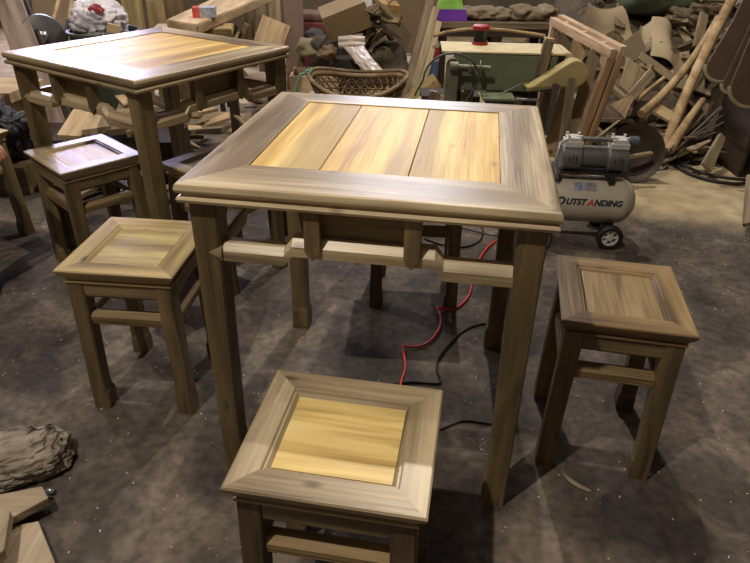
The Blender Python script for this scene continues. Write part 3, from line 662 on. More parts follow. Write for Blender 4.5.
pole(curve(at(664, 20, Y=4.8), at(672, 8, Y=4.85), at(684, -8, Y=4.9)), [.012]*15, 'thin stick standing by the green sack')

# ------------------------------------------------------------------ back bench with rags
bench = empty('work_bench', (1.08, 5.15, 0)); tag(bench, 'old dark workbench with a lower shelf behind the sander', 'workbench')
zt = at(500, 22, Y=4.95).z
MB().box((0, 0, zt-.02), (.86, .5, .04)).build('bench_top', grey_w('X'), bench)
for x in (-.39, 0.02, .39):
    for y in (-.2, .2): MB().box((x, y, (zt-.04)/2), (.07, .06, zt-.04)).build('leg', dark_w('Z'), bench)
MB().box((0, 0, zt-.22), (.82, .44, .02)).build('shelf', grey_w('X'), bench)
MB().box((0, -.235, zt-.07), (.82, .02, .06)).build('apron', dark_w('X'), bench)
bench.location.x = .86
for k, (px, py, w_, h_) in enumerate([(482, 9, .12, .05), (500, 14, .10, .045), (520, 8, .11, .06), (536, 13, .12, .05), (468, 5, .08, .05), (548, 6, .07, .06)]):
    c = at(px, py, Y=5.08); c.z = zt+h_*.78
    lump('crumpled_rag', c, (w_, .10, h_), flat('rag_grey', (118, 104, 84), .9, bump=.5), ['dusty crumpled rag near the middle of the bench', 'small dusty rag at the front of the bench', 'dusty rag with raised folds on the bench', 'lumpy dusty bundle at the right of the bench', 'dusty rag beside the purple bin', 'dusty heap at the far right end of the bench'][k], 'rag', 11+k, .45, freq=1.9)
c = at(450, 8, Y=5.0)
gb = empty('plastic_bin', (c.x, 5.02, zt)); tag(gb, 'small purple plastic bin with a green liner on the bench', 'bin')
def rect_loft(w0, d0, w1, d1, h, z0=0): return [[(-w0/2, -d0/2, z0), (w0/2, -d0/2, z0), (w0/2, d0/2, z0), (-w0/2, d0/2, z0)], [(-w1/2, -d1/2, z0+h), (w1/2, -d1/2, z0+h), (w1/2, d1/2, z0+h), (-w1/2, d1/2, z0+h)]]
MB().loft(rect_loft(.26, .14, .22, .13, .08)).build('bin_body', flat('purple_plastic', (104, 54, 156), .4), gb)
MB().loft(rect_loft(.19, .11, .15, .10, .09, .08)).build('green_liner', flat('lime_plastic', (140, 196, 84), .5), gb)
# curved bamboo strip on the shelf
pole(curve(at(434, 36, Y=4.5), at(470, 22, Y=4.6), at(545, 36, Y=4.5)), [.011]*15, 'thin bowed cane lying across behind the sander')['group'] = 'thin canes'
MB_ = MB(); 

# ------------------------------------------------------------------ boards and panels at the middle back
def panel(pxa, pxb, py, Y, h, t, mat, label, tilt=.0, name='upright_panel'):
    a = at(pxa, py, Y=Y); b = at(pxb, py, Y=Y); w_ = abs(b.x-a.x)
    o = MB().box((0, 0, h/2), (w_, t, h), bev=.002).build(name, mat); o.location = ((a.x+b.x)/2, Y, 0); o.rotation_euler.x = -tilt
    tag(o, label, 'board'); return o
panel(394, 436, 40, 5.85, 1.15, .03, tan_w('Z') if False else flat('ply_brown', (112, 94, 72), .75, var=.1), 'tall brown panel standing behind the blue jug', .05)
panel(284, 303, 25, 5.0, 1.0, .03, flat('ply_mauve', (120, 100, 88), .75, var=.1), 'tall mauve-brown panel left of the red box', .08)
panel(255, 266, 12, 5.6, .95, .02, grey_w('Z'), 'narrow grey upright board, leftmost behind the leaning plank', .08)
panel(268, 280, 12, 5.7, .95, .02, dust_w('Z'), 'narrow pale upright board right of the grey one', .08)
panel(240, 253, 12, 5.8, .9, .02, leg_w('Z'), 'narrow brown upright board behind the slab', .08)
lean(263, 60, 4.22, 277, 21, 4.32, .19, .03, raw_w('X'), 'short light plank with a notch leaning behind the left table corner')
for k, (px, py) in enumerate([(225, 28), (236, 26), (247, 24), (229, 33), (243, 33)]):
    c = at(px, py, Y=4.3); board(Vector((c.x-.05, c.y, c.z-.09)), c, .035, .02, grey_w('X'), 'wood_stub', 'small grey wood stub standing in the clutter below the slab', 'offcut', 'stubs below the slab', up=(0, -1, .2))
sh = empty('low_rack', (at(248, 35, Y=4.35).x, 4.38, 0)); tag(sh, 'dark low rack that carries the wood stubs behind the left table', 'rack')
zr = at(235, 38, Y=4.3).z-.09
MB().box((0, 0, zr-.012), (.44, .26, .024)).build('rack_top', dark_w('X'), sh)
for x in (-.2, .2):
    for y in (-.1, .1): MB().box((x, y, (zr-.024)/2), (.03, .03, zr-.024)).build('leg', dark_w('Z'), sh)
# red box, carton, debris, crate
c = at(314, 14, Y=5.5)
rb = empty('red_case', (c.x, 5.55, 0)); tag(rb, 'dark red case behind the mauve-brown panel', 'case')
MB().box((0, 0, .22), (.30, .25, .44), bev=.02).build('case_body', flat('wine_red', (104, 44, 44), .6), rb)
MB().box((0, 0, .47), (.31, .26, .06), bev=.02).build('case_lid', flat('brown_lid', (104, 76, 64), .7), rb)
ct = MB().box((0, 0, 0), (.34, .22, .20), bev=.004).build('carton', flat('carton', (136, 116, 84), .85, var=.08)); ct.location = at(345, 17, Y=5.1); ct.rotation_euler = (.25, -.35, .15); tag(ct, 'tilted brown cardboard carton on the clutter pile', 'carton')
cr = empty('wood_crate', (at(314, 66, Y=4.75).x, 4.85, 0)); tag(cr, 'low open crate of light boards left of the basket', 'crate')
MB().box((0, -.15, .085), (.36, .02, .17)).build('front_board', raw_w('X'), cr); MB().box((0, .15, .085), (.36, .02, .17)).build('back_board', raw_w('X'), cr)
for s in (-1, 1): MB().box((s*.17, 0, .085), (.02, .28, .17)).build('side_board', raw_w('Y'), cr)
for k, (px, py, Y, s_, col) in enumerate([(309, 48, 4.85, .09, (120, 112, 84)), (320, 44, 4.85, .08, (70, 62, 54)), (327, 52, 4.8, .07, (110, 92, 70)), (315, 38, 4.95, .08, (60, 58, 60))]):
    lump('crumpled_sacking', at(px, py, Y=Y), (s_, .09, s_*.75), flat('sacking%d' % k, col, .9, bump=.5), 'crumpled sacking %s' % ['in light grey-green over the low crate', 'in dark grey at the back of the low crate', 'in brown at the right corner of the low crate', 'black and small behind the low crate', 'in the middle of the clutter pile', 'at the top of the clutter pile', 'beside the clear plastic bundle', 'against the tall brown panel'][k], 'sacking', 21+k, .4, freq=2)
# clutter base
lump('debris_pile', Vector((at(362, 60, Y=5.35).x, 5.35, .12)), (.42, .3, .20), flat('debris', (72, 62, 50), .95, bump=.8, bscale=50, var=.4), 'low pile of workshop debris left of the tall brown panel', 'debris', 40, .35)['kind'] = 'stuff'
xd = at(374, 30, Y=5.2).x
offcuts(34, lambda r_: (xd+r_.uniform(-.17, .16), 5.05+r_.uniform(0, .45), .30+r_.random()*.26), 'dull wood scrap in the clutter pile left of the tall brown panel', 'scraps in the clutter pile', [grey_w, dust_w, leg_w, dark_w], lo=(.12, .03, .01), hi=(.30, .10, .03), tilt=.8, seed=44, name='scrap')
c = at(380, 14, Y=5.35); yb = MB().box((0, 0, 0), (.16, .12, .09), bev=.004).build('yellow_carton', flat('old_yellow', (160, 128, 70), .8, bscale=120, var=.35)); yb.location = (c.x+.06, 5.4, c.z+.04); yb.rotation_euler = (.2, .15, .3); tag(yb, 'small yellowed carton on top of the clutter pile', 'carton')
# clear plastic bundle
clear = flat('cloudy_plastic', (176, 164, 152), .25, bump=.6, bscale=30, var=.12)
pb = MB(); c0 = at(352, 40, Y=4.75)
for k in range(3): pb.tube([c0+Vector((-.10+.004*k, .03-.03*k, -.03+.03*(k % 2)+.012*math.sin(3*k))), c0+Vector((0, .02-.03*k, -.025+.03*(k % 2))), c0+Vector((.09, .03-.03*k, -.03+.035*(k % 2)))], [.022, .030, .022], 12)
pb = tag(pb.build('plastic_bundle', clear, smooth=1), 'cloudy plastic bundle draped down toward the basket', 'plastic wrap')
mb = MB(); g = []
A0, B0, B1, A1 = at(343, 46, Y=4.66), at(363, 46, Y=4.66), at(386, 73, Y=4.42), at(366, 74, Y=4.42)
for j in range(17):
    v_ = j/16
    g.append([mb.bm.verts.new(A0.lerp(B0, i/14).lerp(A1.lerp(B1, i/14), v_)+Vector((0, -.035*math.sin(PI*i/14)-.03*math.sin(PI*v_)+.022*noise.noise(Vector((i*.8, j*.25, 0))), .012*noise.noise(Vector((i*.7, j*.5, 5)))))) for i in range(15)])
for j in range(16):
    for i in range(14): mb.bm.faces.new((g[j][i], g[j][i+1], g[j+1][i+1], g[j+1][i]))
dr = mb.build('draped_sheet', clear, pb, smooth=3); dr.modifiers.new('s', 'SOLIDIFY').thickness = .003
c = at(350, 60, Y=4.8)
MB_.box((c.x, 4.9, c.z/2), (.22, .16, c.z), bev=.01); tag(MB_.build('dark_bucket_box', flat('box_dark', (50, 46, 42), .8)), 'dark box under the cloudy plastic bundle', 'box')
# blue jug
jg = empty('plastic_jug', (at(408, 60, Y=5.35).x, 5.35, 0)); tag(jg, 'small translucent white jug with blue liquid in front of the brown panel', 'jug')
j = .45; zj = at(408, 70, Y=5.35).z
k0 = max(0, zj-.08)
jg.location.z = 0
MB().lathe([(0, 0), (.055, 0), (.06, .01), (.06, .10+k0), (0, .10+k0)], 28).build('blue_liquid', flat('blue_liquid', (88, 98, 132), .3), jg, smooth=.6)
MB().lathe([(.0605, .10+k0), (.06, .15+k0), (.045, .18+k0), (.02, .195+k0), (.02, .21+k0), (0, .21+k0)], 28).build('jug_shoulder', flat('jug_white', (168, 166, 164), .35), jg, smooth=.6)
# bottle with red label
bo = empty('drink_bottle', (at(434, 52, Y=4.9).x, 4.9, 0)); tag(bo, 'plastic bottle with a red label and blue base left of the sander', 'bottle')
zb = at(434, 66, Y=4.9).z-.02
MB().lathe([(0, 0), (.04, 0), (.042, zb+.02), (.042, zb+.06), (0, zb+.06)], 24).build('bottle_base', flat('label_blue', (86, 120, 160), .4), bo, smooth=.6)
MB().lathe([(.043, zb+.06), (.043, zb+.08), (.0425, zb+.08)], 24).build('white_band', flat('label_white', (200, 198, 194), .4), bo)
MB().lathe([(.043, zb+.08), (.043, zb+.16)], 24).build('red_label', flat('label_red', (176, 62, 62), .4), bo)
MB().lathe([(.042, zb+.16), (.036, zb+.19), (.016, zb+.22), (.016, zb+.24), (0, zb+.24)], 24).build('bottle_neck', flat('jug_white', (168, 166, 164), .35), bo, smooth=.6)
# thin boards leaning left of the sander
for k, (a, b, w_, mt_, lb_) in enumerate([((404, 100, 4.25), (431, -4, 4.85), .055, grey_w, 'long grey batten leaning, leftmost of those beside the sander'),
                          ((411, 100, 4.2), (436, 8, 4.8), .05, dust_w, 'long pale batten leaning, middle one beside the sander'),
                          ((420, 96, 4.2), (439, 22, 4.7), .04, dust_w, 'shorter pale batten leaning nearest the sander')]):
    lean(*a, *b, w_, .02, mt_('X'), lb_, name='batten')
board(at(406, 106, Y=4.0), at(437, 80, Y=4.1), .10, .015, tan_w('X'), 'low_board', 'brown board on edge at the foot of the battens', 'board', up=(.1, -1, .2))
board(at(418, 102, Y=3.7), at(434, 92, Y=3.8), .05, .02, raw_w('X'), 'wood_block', 'small pale wood block by the sander foot', 'offcut', up=(0, 0, 1))
for k, (px, py) in enumerate([(436, 92), (444, 96), (464, 92), (470, 88)]):
    c = at(px, py, Y=3.62); board(Vector((c.x-.03, c.y, c.z-.12)), c, .09, .012, (dust_w, card and raw_w, dust_w, dust_w)[k]('X'), 'pale_offcut', ['pale offcut left of the sander post', 'pale offcut touching the sander post', 'pale pointed offcut right of the sander post', 'pale offcut under the sander body'][k], 'offcut', up=(0, -1, .3), taper=.6)
db = MB().box((at(450, 105, Y=3.7).x, 3.78, .15), (.34, .20, .30)).build('low_box', flat('box_dull', (58, 50, 42), .9)); tag(db, 'dark low box under the pale offcuts beside the sander', 'box')

# ------------------------------------------------------------------ woven basket
bk = empty('woven_basket', (at(358, 80, Y=4.15).x, 4.15, 0), -.05); tag(bk, 'boat-shaped woven bamboo basket behind the middle table', 'basket')
wick = wood('bamboo_weave', (88, 72, 52), (124, 104, 78), (150, 130, 100), 'X', .7, spec=.2)
def bpt(a, u):
    rx, ry = .20+.12*u, .13+.13*u; saddle = (.10*(math.cos(a)**2)-(.02*math.sin(a) if math.sin(a) < 0 else -.05*math.sin(a)))*u if False else (.09*math.cos(a)**2+.05*max(0, math.sin(a)))*u
    return Vector((rx*math.cos(a), ry*math.sin(a), .02+.20*u+saddle))
def shell(name, u0, u1, nu, na, th, wire=None, mat=wick):
    mb = MB(); g = []
    for j in range(nu+1):
        off = (j % 2)*.5 if wire else 0
        g.append([mb.bm.verts.new(bpt(2*PI*(i+off)/na, u0+(u1-u0)*j/nu)) for i in range(na)])
    for j in range(nu):
        for i in range(na):
            a, b_, c_, d_ = g[j][i], g[j][(i+1) % na], g[j+1][(i+1) % na], g[j+1][i]
            if wire:
                if j % 2 == 0: mb.bm.faces.new((a, b_, d_)); mb.bm.faces.new((b_, c_, d_))
                else: mb.bm.faces.new((a, b_, c_)); mb.bm.faces.new((a, c_, d_))
            else: mb.bm.faces.new((a, b_, c_, d_))
    if u0 == 0 and not wire: mb.bm.faces.new(g[0])
    o = mb.build(name, mat, bk, smooth=None if wire else 3)
    if wire:
        md = o.modifiers.new('w', 'WIREFRAME'); md.thickness = wire; md.use_even_offset = False
    else:
        md = o.modifiers.new('s', 'SOLIDIFY'); md.thickness = th
    return o
shell('woven_bottom', 0, .45, 4, 40, .008); shell('lattice_wall', .45, .86, 3, 30, 0, .024); shell('woven_band', .86, .96, 1, 40, .008)
MB().tube([bpt(2*PI*k/48, 1.0) for k in range(49)], .013, 8).build('rim', wick, bk, smooth=1)
gt = flat('green_twine', (96, 136, 118), .8)
mb = MB(); e0 = bpt(PI, 1.0)
mb.tube([e0+Vector((.015*math.sin(t*2.1), .02*math.cos(t*1.7), .012*math.sin(t*3)+.01)) for t in [k*.5 for k in range(20)]], .010, 6)
mb.tube([e0, e0+Vector((-.05, -.03, -.0)), e0+Vector((-.075, -.04, -.06)), e0+Vector((-.09, -.05, -.12))], .009, 6); mb.build('green_twine', gt, bk, smooth=1)

# ------------------------------------------------------------------ floor boards at the back
for k, (a, b, w_) in enumerate([((262, 96), (330, 112), .30), ((285, 72), (330, 76), .26), ((262, 60), (290, 66), .3), ((205, 118), (262, 122), .30)]):
    A = at(*a, Z=.012); B = at(*b, Z=.012)
    board(A, B, w_, .018, dust_w('X'), 'floor_board', ['wide pale board flat on the floor left of the basket', 'pale board flat on the floor beyond the basket', 'pale board flat on the floor near the low crate', 'pale board flat on the floor right of the left table legs'][k], 'board', taper=.9)

# ------------------------------------------------------------------ back left clutter
lean(26, 52, 3.75, 4, -12, 4.15, .17, .02, wood('mauve_ply', (96, 82, 74), (140, 122, 112), (160, 144, 132), 'X', .7, knots=.1), 'wide mauve plank leaning at the top left corner', ext=True)
lean(42, 50, 3.8, 18, -12, 4.2, .05, .03, dark_w('X'), 'narrow dark batten leaning right of the mauve plank', ext=True)
lean(55, 30, 4.4, 50, -14, 4.7, .28, .015, flat('ply_brown', (112, 94, 72), .75, var=.1), 'brown sheet standing behind the round fan guard', ext=True)
def stick(a, b, r_, mat, label, name='tool_handle'):
    tag(MB().tube([a, b], r_, 10).build(name, mat, smooth=1), label, 'handle')
stick(at(50, 33, Y=4.05), at(62, -12, Y=4.25), .012, raw_w('Z'), 'pale wooden tool handle left of the blue-ended one')
stick(at(69, 20, Y=4.1), at(74, -12, Y=4.2), .013, raw_w('Z'), 'short pale tool handle above a dark blue shaft')
stick(at(64, 45, Y=4.0), at(69, 20, Y=4.1), .013, flat('blue_shaft', (46, 52, 64), .5), 'dark blue shaft below the short pale handle')
fn = empty('fan_guard', (at(42, 33, Y=3.95).x, 3.95, 0), .5); tag(fn, 'round grey metal fan housing beside the wooden tool handles', 'fan')
zf_ = at(42, 36, Y=3.95).z
MB().lathe([(0, -.03), (.09, -.03), (.12, -.02), (.125, 0), (.12, .02), (.06, .04), (0, .045)], 40, Matrix.Translation((0, 0, zf_)) @ Matrix.Rotation(PI/2, 4, 'X')).build('housing', flat('housing_grey', (100, 98, 98), .4, .4), fn, smooth=.6)
MB().lathe([(0, .04), (.03, .04), (.035, .05), (.02, .065), (0, .066)], 20, Matrix.Translation((0, 0, zf_)) @ Matrix.Rotation(PI/2, 4, 'X')).build('hub', flat('hub_steel', (160, 160, 164), .25, .8), fn, smooth=.6)
MB().box((0, .0, zf_/2-.05), (.05, .05, zf_-.1)).build('post', darkst, fn); MB().box((0, 0, .01), (.22, .22, .02)).build('base', darkst, fn)
# tub with plastic bag
zt2 = at(98, 34, Y=3.9).z
tu = empty('rubber_tub', (at(100, 34, Y=3.95).x, 4.02, 0)); tag(tu, 'dark grey-green tub holding a white plastic bag, behind the left table', 'tub')
MB().lathe([(0, 0), (.16, 0), (.20, zt2-.02), (.215, zt2-.01), (.215, zt2+.006), (.195, zt2+.006), (.185, zt2-.08), (0, zt2-.08)], 48).build('tub_wall', flat('tub_green', (72, 80, 72), .5), tu, smooth=.6)
wb_ = lump('plastic_bag', tu.location+Vector((-.02, 0, zt2+.055)), (.17, .15, .135), flat('white_poly', (206, 202, 210), .3, bump=.7, bscale=18, var=.06), 'crumpled white plastic bag with red print in the tub', 'plastic bag', 61, .25, freq=1.8, sub=5, crease=.9)
lump('red_print', tu.location+Vector((.03, -.118, zt2+.135)), (.038, .012, .028), flat('print_red', (176, 76, 84), .4, bump=.4), None, None, 62, .5); bpy.data.objects['red_print'].parent = wb_
bb = MB().box((0, 0, 0), (.07, .05, .05)).build('wood_chock', raw_w('X')); bb.location = at(115, 27, Y=3.78); bb.rotation_euler = (0, .3, .5); bb.location.z = zt2+.03; tag(bb, 'small pale wood chock on the rim of the tub', 'offcut')
bb.location = tu.location+Vector((.12, -.15, zt2+.035))
for k, (a, b, Y, mt_, lb_) in enumerate([(121, 141, 4.5, tan_w, 'tan board standing just right of the white plastic bag'), (146, 163, 4.6, tan_w, 'mid-brown board standing second right of the white bag'), (165, 184, 4.65, leg_w, 'darker brown board standing behind the thick slab')]):
    panel(a, b, 12, Y, .86, .022, mt_('Z'), lb_, .06)
# thick slab on a trestle, with packet
zsl = .66
qa, qb, qc, qd = [at(px, py, Z=zsl+.025) for px, py in ((166, 20), (197, 25), (272, -6), (236, -12))]
cc_ = (qa+qb+qc+qd)/4
slb = MB().prism([(p.x-cc_.x, p.y-cc_.y) for p in (qa, qb, qc, qd)], .055, bev=.006).build('thick_slab', raw_w('Y')); slb.location = (cc_.x, cc_.y, zsl); tag(slb, 'thick pale slab pointing away behind the left table with a packet on it', 'slab')
sa = (qa+qb)/2
board(Vector((sa.x-.22, sa.y+.20, zsl-.050)), Vector((sa.x+.22, sa.y+.26, zsl-.050)), .22, .04, tan_w('X'), 'thick_slab', 'short tan slab underneath the thick pale one, its left end sticking out', 'slab', bev=.004)
tr = empty('trestle', (sa.x+.0, sa.y+.24, 0)); tag(tr, 'dark trestle carrying the slabs behind the left table', 'trestle')
MB().box((0, 0, zsl-.10), (.44, .08, .06)).build('beam', dark_w('X'), tr)
for x in (-.19, .19): MB().box((x, 0, (zsl-.14)/2), (.05, .06, zsl-.14)).build('leg', dark_w('Z'), tr)
pk = MB().box((0, 0, 0), (.13, .05, .05), bev=.004)
pkt = empty('snack_packet', at(204, 11, Z=zsl+.06)); pkt.location.z = zsl+.056; pkt.rotation_euler = (0, .0, .15); tag(pkt, 'small red, white and blue packet on the thick slab', 'packet')
MB().box((-.042, 0, 0), (.04, .08, .055), bev=.003).build('red_end', flat('packet_red', (204, 84, 78), .4), pkt)
MB().box((.022, 0, 0), (.088, .08, .055), bev=.003).build('printed_side', flat('packet_white', (168, 178, 190), .4, bscale=260, var=.35), pkt)

bgp = at(-6, 112, Y=2.95); o = MB().box((0, 0, 0), (.26, .22, .14), bev=.003).build('small_crate', leg_w('X')); o.location = (bgp.x, 2.95, .07+max(0, bgp.z-.107-.14)*0); tag(o, 'small brown crate under the black plastic bag at the left edge', 'crate')
BZ = .14
# low bench and scraps at left
lb1 = empty('low_bench', (-2.28, 3.30, 0), -.1); tag(lb1, 'low bench of pale boards at the left edge behind the left table', 'bench')
zl = .40
MB().box((0, 0, zl), (.95, .30, .05)).build('bench_board', raw_w('X'), lb1)
MB().box((.10, -.02, .18), (.80, .10, .08)).build('lower_board', raw_w('X'), lb1)
for x in (-.4, .4): MB().box((x, 0, zl/2-.012), (.05, .24, zl-.025)).build('leg', raw_w('Z'), lb1)
lump('black_bag', Vector((bgp.x, 2.95, .14+.82*.15)), (.13, .12, .15), flat('black_poly', (28, 28, 34), .5, bump=.8, bscale=30), 'black plastic bag bulging at the left edge in front of the low bench', 'plastic bag', 71, .3, crease=.7, sub=5)
def pl(rr):
    x = rr.uniform(-2.15, -.95); y = rr.uniform(2.85, 3.9); return x, y, .03+rr.random()*.12+max(0, (y-3.2))*.12
offcuts(60, pl, 'wood offcut in the heap beneath the back left table', 'offcuts beneath the back left table', [dust_w, raw_w, grey_w, raw_w], lo=(.12, .05, .015), hi=(.30, .11, .03), tilt=.35, seed=21)
def pm(rr):
    x = rr.uniform(-.9, -.35); y = rr.uniform(3.3, 4.6); return x, y, .03+rr.random()*.08
offcuts(40, pm, 'small wood scrap on the floor between the left table and the basket', 'scraps between the left table and the basket', [grey_w, dust_w, leg_w, raw_w], lo=(.06, .02, .01), hi=(.2, .06, .025), tilt=.5, seed=23)
lump('white_bag_scrap', at(116, 101, Z=.13), (.10, .04, .06), flat('white_poly', (206, 202, 210), .3, bump=.7, bscale=18, var=.06), 'crumpled white plastic scrap seen through the left table frame', 'plastic scrap', 73, .4, crease=.8, sub=5)
for k, (a, b) in enumerate([((70, 138), (86, 112)), ((90, 132), (97, 115)), ((104, 130), (108, 116)), ((118, 132), (124, 116)), ((132, 134), (137, 120))]):
    board(at(*a, Y=2.95), at(*b, Y=3.15), (.12, .07, .06, .09, .05)[k], .03, (raw_w, raw_w, dust_w, grey_w, dust_w)[k]('X'), 'pale_plank', ['widest pale plank in the row seen above the violet stool seat', 'second plank from the left in the row above the violet stool seat', 'middle plank in the row above the violet stool seat', 'greyish plank, fourth in the row above the violet stool seat', 'rightmost narrow plank in the row above the violet stool seat'][k], 'board', up=(0, -.5, 1))
db = MB().box((at(100, 140, Y=3.05).x, 3.16, .11), (.75, .30, .22)).build('plank_rest', dark_w('X')); tag(db, 'dark beam on the floor under the row of pale planks', 'beam')

# ------------------------------------------------------------------ front-left: broken lump of wood and boards
def rock():
    b = bmesh.new(); bmesh.ops.create_icosphere(b, subdivisions=5, radius=1)
    for v in b.verts:
        p = v.co.copy(); q = Vector((p.x*1.6, p.y*2.2, p.z*5))
        k = 1+.16*noise.noise(p*2+Vector((4, 1, 0)))+.12*noise.noise(q*1.5)-.22*max(0, .25-abs(noise.noise(q*2.2+Vector((7, 0, 0)))))*1.6+.10*abs(noise.noise(q*4))+.05*noise.noise(p*13)+.03*noise.noise(p*26)
        x, y, z = p.x*k, p.y*k, p.z*k
        x = math.copysign(abs(x)**.75, x); y = math.copysign(abs(y)**.75, y)
        v.co = Vector((x*.118+.02*noise.noise(p*1.7+Vector((2, 2, 2))), y*.082, max(-.030, z*(.058+.02*noise.noise(p*2.4)))))
    return b
mb = MB(); mb._add(rock(), Matrix.Translation(at(20, 458, Z=.03)) @ Matrix.Rotation(.35, 4, 'Z'))
m_, nt, b_ = nodes('rotten_stump'); N = nt.nodes; L = nt.links
tc = N.new('ShaderNodeTexCoord'); mp = N.new('ShaderNodeMapping'); mp.inputs['Scale'].default_value = (6, 9, 30); L.new(tc.outputs['Object'], mp.inputs['Vector'])
nz = N.new('ShaderNodeTexNoise'); nz.inputs['Scale'].default_value = 2.2; nz.inputs['Detail'].default_value = 8; nz.inputs['Distortion'].default_value = .7; L.new(mp.outputs[0], nz.inputs['Vector'])
rp = N.new('ShaderNodeValToRGB'); rp.color_ramp.elements[0].position = .33; rp.color_ramp.elements[0].color = srgb(34, 30, 27); rp.color_ramp.elements[1].position = .60; rp.color_ramp.elements[1].color = srgb(166, 154, 138)
rp.color_ramp.elements.new(.43).color = srgb(138, 127, 114)
L.new(nz.outputs['Fac'], rp.inputs['Fac']); L.new(rp.outputs['Color'], b_.inputs['Base Color']); b_.inputs['Roughness'].default_value = .95
bp = N.new('ShaderNodeBump'); bp.inputs['Strength'].default_value = 1; bp.inputs['Distance'].default_value = .02; L.new(nz.outputs['Fac'], bp.inputs['Height']); L.new(bp.outputs['Normal'], b_.inputs['Normal'])
tag(mb.build('broken_stump', m_, smooth=3), 'rough weathered lump of broken wood on the floor at the lower left', 'wood lump')
def flat_off(pts, z, t, mat, label):
    P = [at(px, py, Z=z) for px, py in pts]; c = sum(P, Vector())/len(P)
    o = MB().prism([(p.x-c.x, p.y-c.y) for p in P], t, bev=.001).build('corner_board', mat); o.location = (c.x, c.y, z-t/2); tag(o, label, 'board'); return o
flat_off([(-30, 500), (42, 486), (48, 498), (-20, 535)], .055, .022, pale_w('X'), 'short pale board with a cut end just below the broken wood lump')
flat_off([(-40, 520), (10, 510), (4, 550), (-40, 580)], .085, .028, pale_w('Y'), 'thick pale board crossing at the lower left corner')
flat_off([(-10, 545), (12, 526), (38, 521), (58, 570), (40, 600), (-30, 600)], .028, .018, pale_w('Y'), 'pale board flat on the floor at the very bottom left')
flat_off([(-40, 505), (-5, 505), (-5, 560), (-40, 560)], .030, .028, dark_w('Y'), 'dark block under the lower left boards')
c = at(50, 491, Z=.012); lump('foil_scrap', c, (.010, .008, .008), flat('foil', (170, 176, 180), .2, .7), 'tiny shiny scrap beside the broken wood lump', 'scrap', 81, .5, sub=2)

# wood shaving and fine litter on the floor
mb = MB(); pth = curve(at(562, 470, Z=.006), at(566, 482, Z=.014), at(591, 491, Z=.005), 12)
g = [[mb.bm.verts.new(p+Vector((0, s*.006*math.sin(PI*(k+1)/14), .003*s))) for s in (-1, 1)] for k, p in enumerate(pth)]
for a, b2 in zip(g, g[1:]): mb.bm.faces.new((a[0], a[1], b2[1], b2[0]))
o = mb.build('wood_shaving', flat('shaving', (132, 118, 98), .8)); md = o.modifiers.new('s', 'SOLIDIFY'); md.thickness = .002
tag(o, 'curled pale wood shaving on the floor below the right stool', 'shaving')
mb = MB(); rr = random.Random(31)
for k in range(900):
    x = rr.uniform(-1.6, 1.8); y = rr.uniform(.75, 3.6); s = rr.uniform(.0008, .0028)
    mb.box((x, y, s*.5), (s*rr.uniform(1, 2.6), s, s*.8), rot=(0, 0, rr.uniform(0, 3)), bev=0)
tag(mb.build('sawdust_chips', flat('chip_pale', (206, 192, 164), .8, var=.1)), 'fine pale wood chips scattered over the concrete', 'wood chips', kind='stuff')
mb = MB()
for k in range(11):
    p = at(478+rr.uniform(-9, 9), 457+rr.uniform(-12, 12), Z=.003); q = p+Vector((rr.uniform(-.03, .03), rr.uniform(-.03, .03), rr.uniform(0, .01)))
    mb.tube([p, (p+q)/2+Vector((.004, .003, .004)), q], .0008, 4)
tag(mb.build('shaving_tuft', flat('shaving', (132, 118, 98), .8)), 'little tuft of thin shavings left of the front right table leg', 'shavings')

# ------------------------------------------------------------------ hoses and cords
def cat(pts, n=8):
    P = [Vector(p) for p in pts]; P = [P[0]*2-P[1]]+P+[P[-1]*2-P[-2]]; out = []
    for i in range(1, len(P)-2):
        for k in range(n):
            t = k/n; a, b, c, d = P[i-1], P[i], P[i+1], P[i+2]
            out.append(.5*((2*b)+(c-a)*t+(2*a-5*b+4*c-d)*t*t+(3*b-a-3*c+d)*t**3))
    return out+[P[-2]]
rh = []
for px, py, z in [(398, 392, .006), (401, 383, .006), (405, 368, .010), (404, 355, .012), (402.5, 347, .014), (405, 346.2, .012), (418, 346.5, .007), (430, 341, .007), (439, 329, .009), (440.5, 318, .012), (437.5, 309, .014), (436.5, 307, .014), (440, 308, .012), (452, 309.5, .007), (463, 303, .007), (470, 293, .007), (472.5, 280, .008), (478, 262, .008), (488, 247, .008), (500, 238, .008)]:
    rh.append(at(px, py, Z=z))
reds = flat('red_hose', (214, 44, 32), .4)
mb = MB(); mb.tube(cat(rh, 6), .0042, 8)
tag(mb.build('red_air_hose', reds, smooth=1), 'thin bright red coiled air hose on the floor under the middle table', 'hose')
mb = MB(); mb.tube(cat([at(500, 238, Z=.008), at(520, 228, Z=.01), at(545, 205, Z=.02), (.64, 2.42, .10), (.655, 2.44, .22), (.68, 2.46, .26)], 8), .0042, 8)
mb.tube(cat([(.68, 2.46, .26), (.64, 2.43, .28), (.63, 2.43, .22), (.67, 2.44, .17)], 6), .007, 8)
tag(mb.build('red_hose_end', reds, smooth=1), 'short red hose looped at the compressor outlet', 'hose')
def cord(pts, label, r_=.0038):
    mb = MB(); mb.tube(cat([at(x, y, Z=z) for x, y, z in pts], 8), r_, 7); tag(mb.build('black_cable', blackr, smooth=1), label, 'cord')
cord([(375, 392, .005), (386, 386, .005), (410, 382, .005), (436, 383.5, .005), (441, 380, .005), (437, 370, .005), (438, 360, .005), (447, 347, .005), (462, 332, .005), (476, 325, .005), (492, 324, .005), (520, 332, .005)], 'thin black cord on the floor between the front stool and the table leg')
cord([(424, 238, .005), (440, 244, .005), (462, 247, .005), (478, 242, .005), (483, 232, .005), (478, 224, .005), (462, 221, .005), (450, 226, .005)], 'black cord looped on the floor behind the hidden stool')
cord([(462, 228, .012), (478, 232, .012), (496, 236, .012), (520, 236, .012), (548, 232, .012), (551, 240, .006), (546, 248, .006), (540, 246, .006)], 'black cord running to the foot of the compressor')
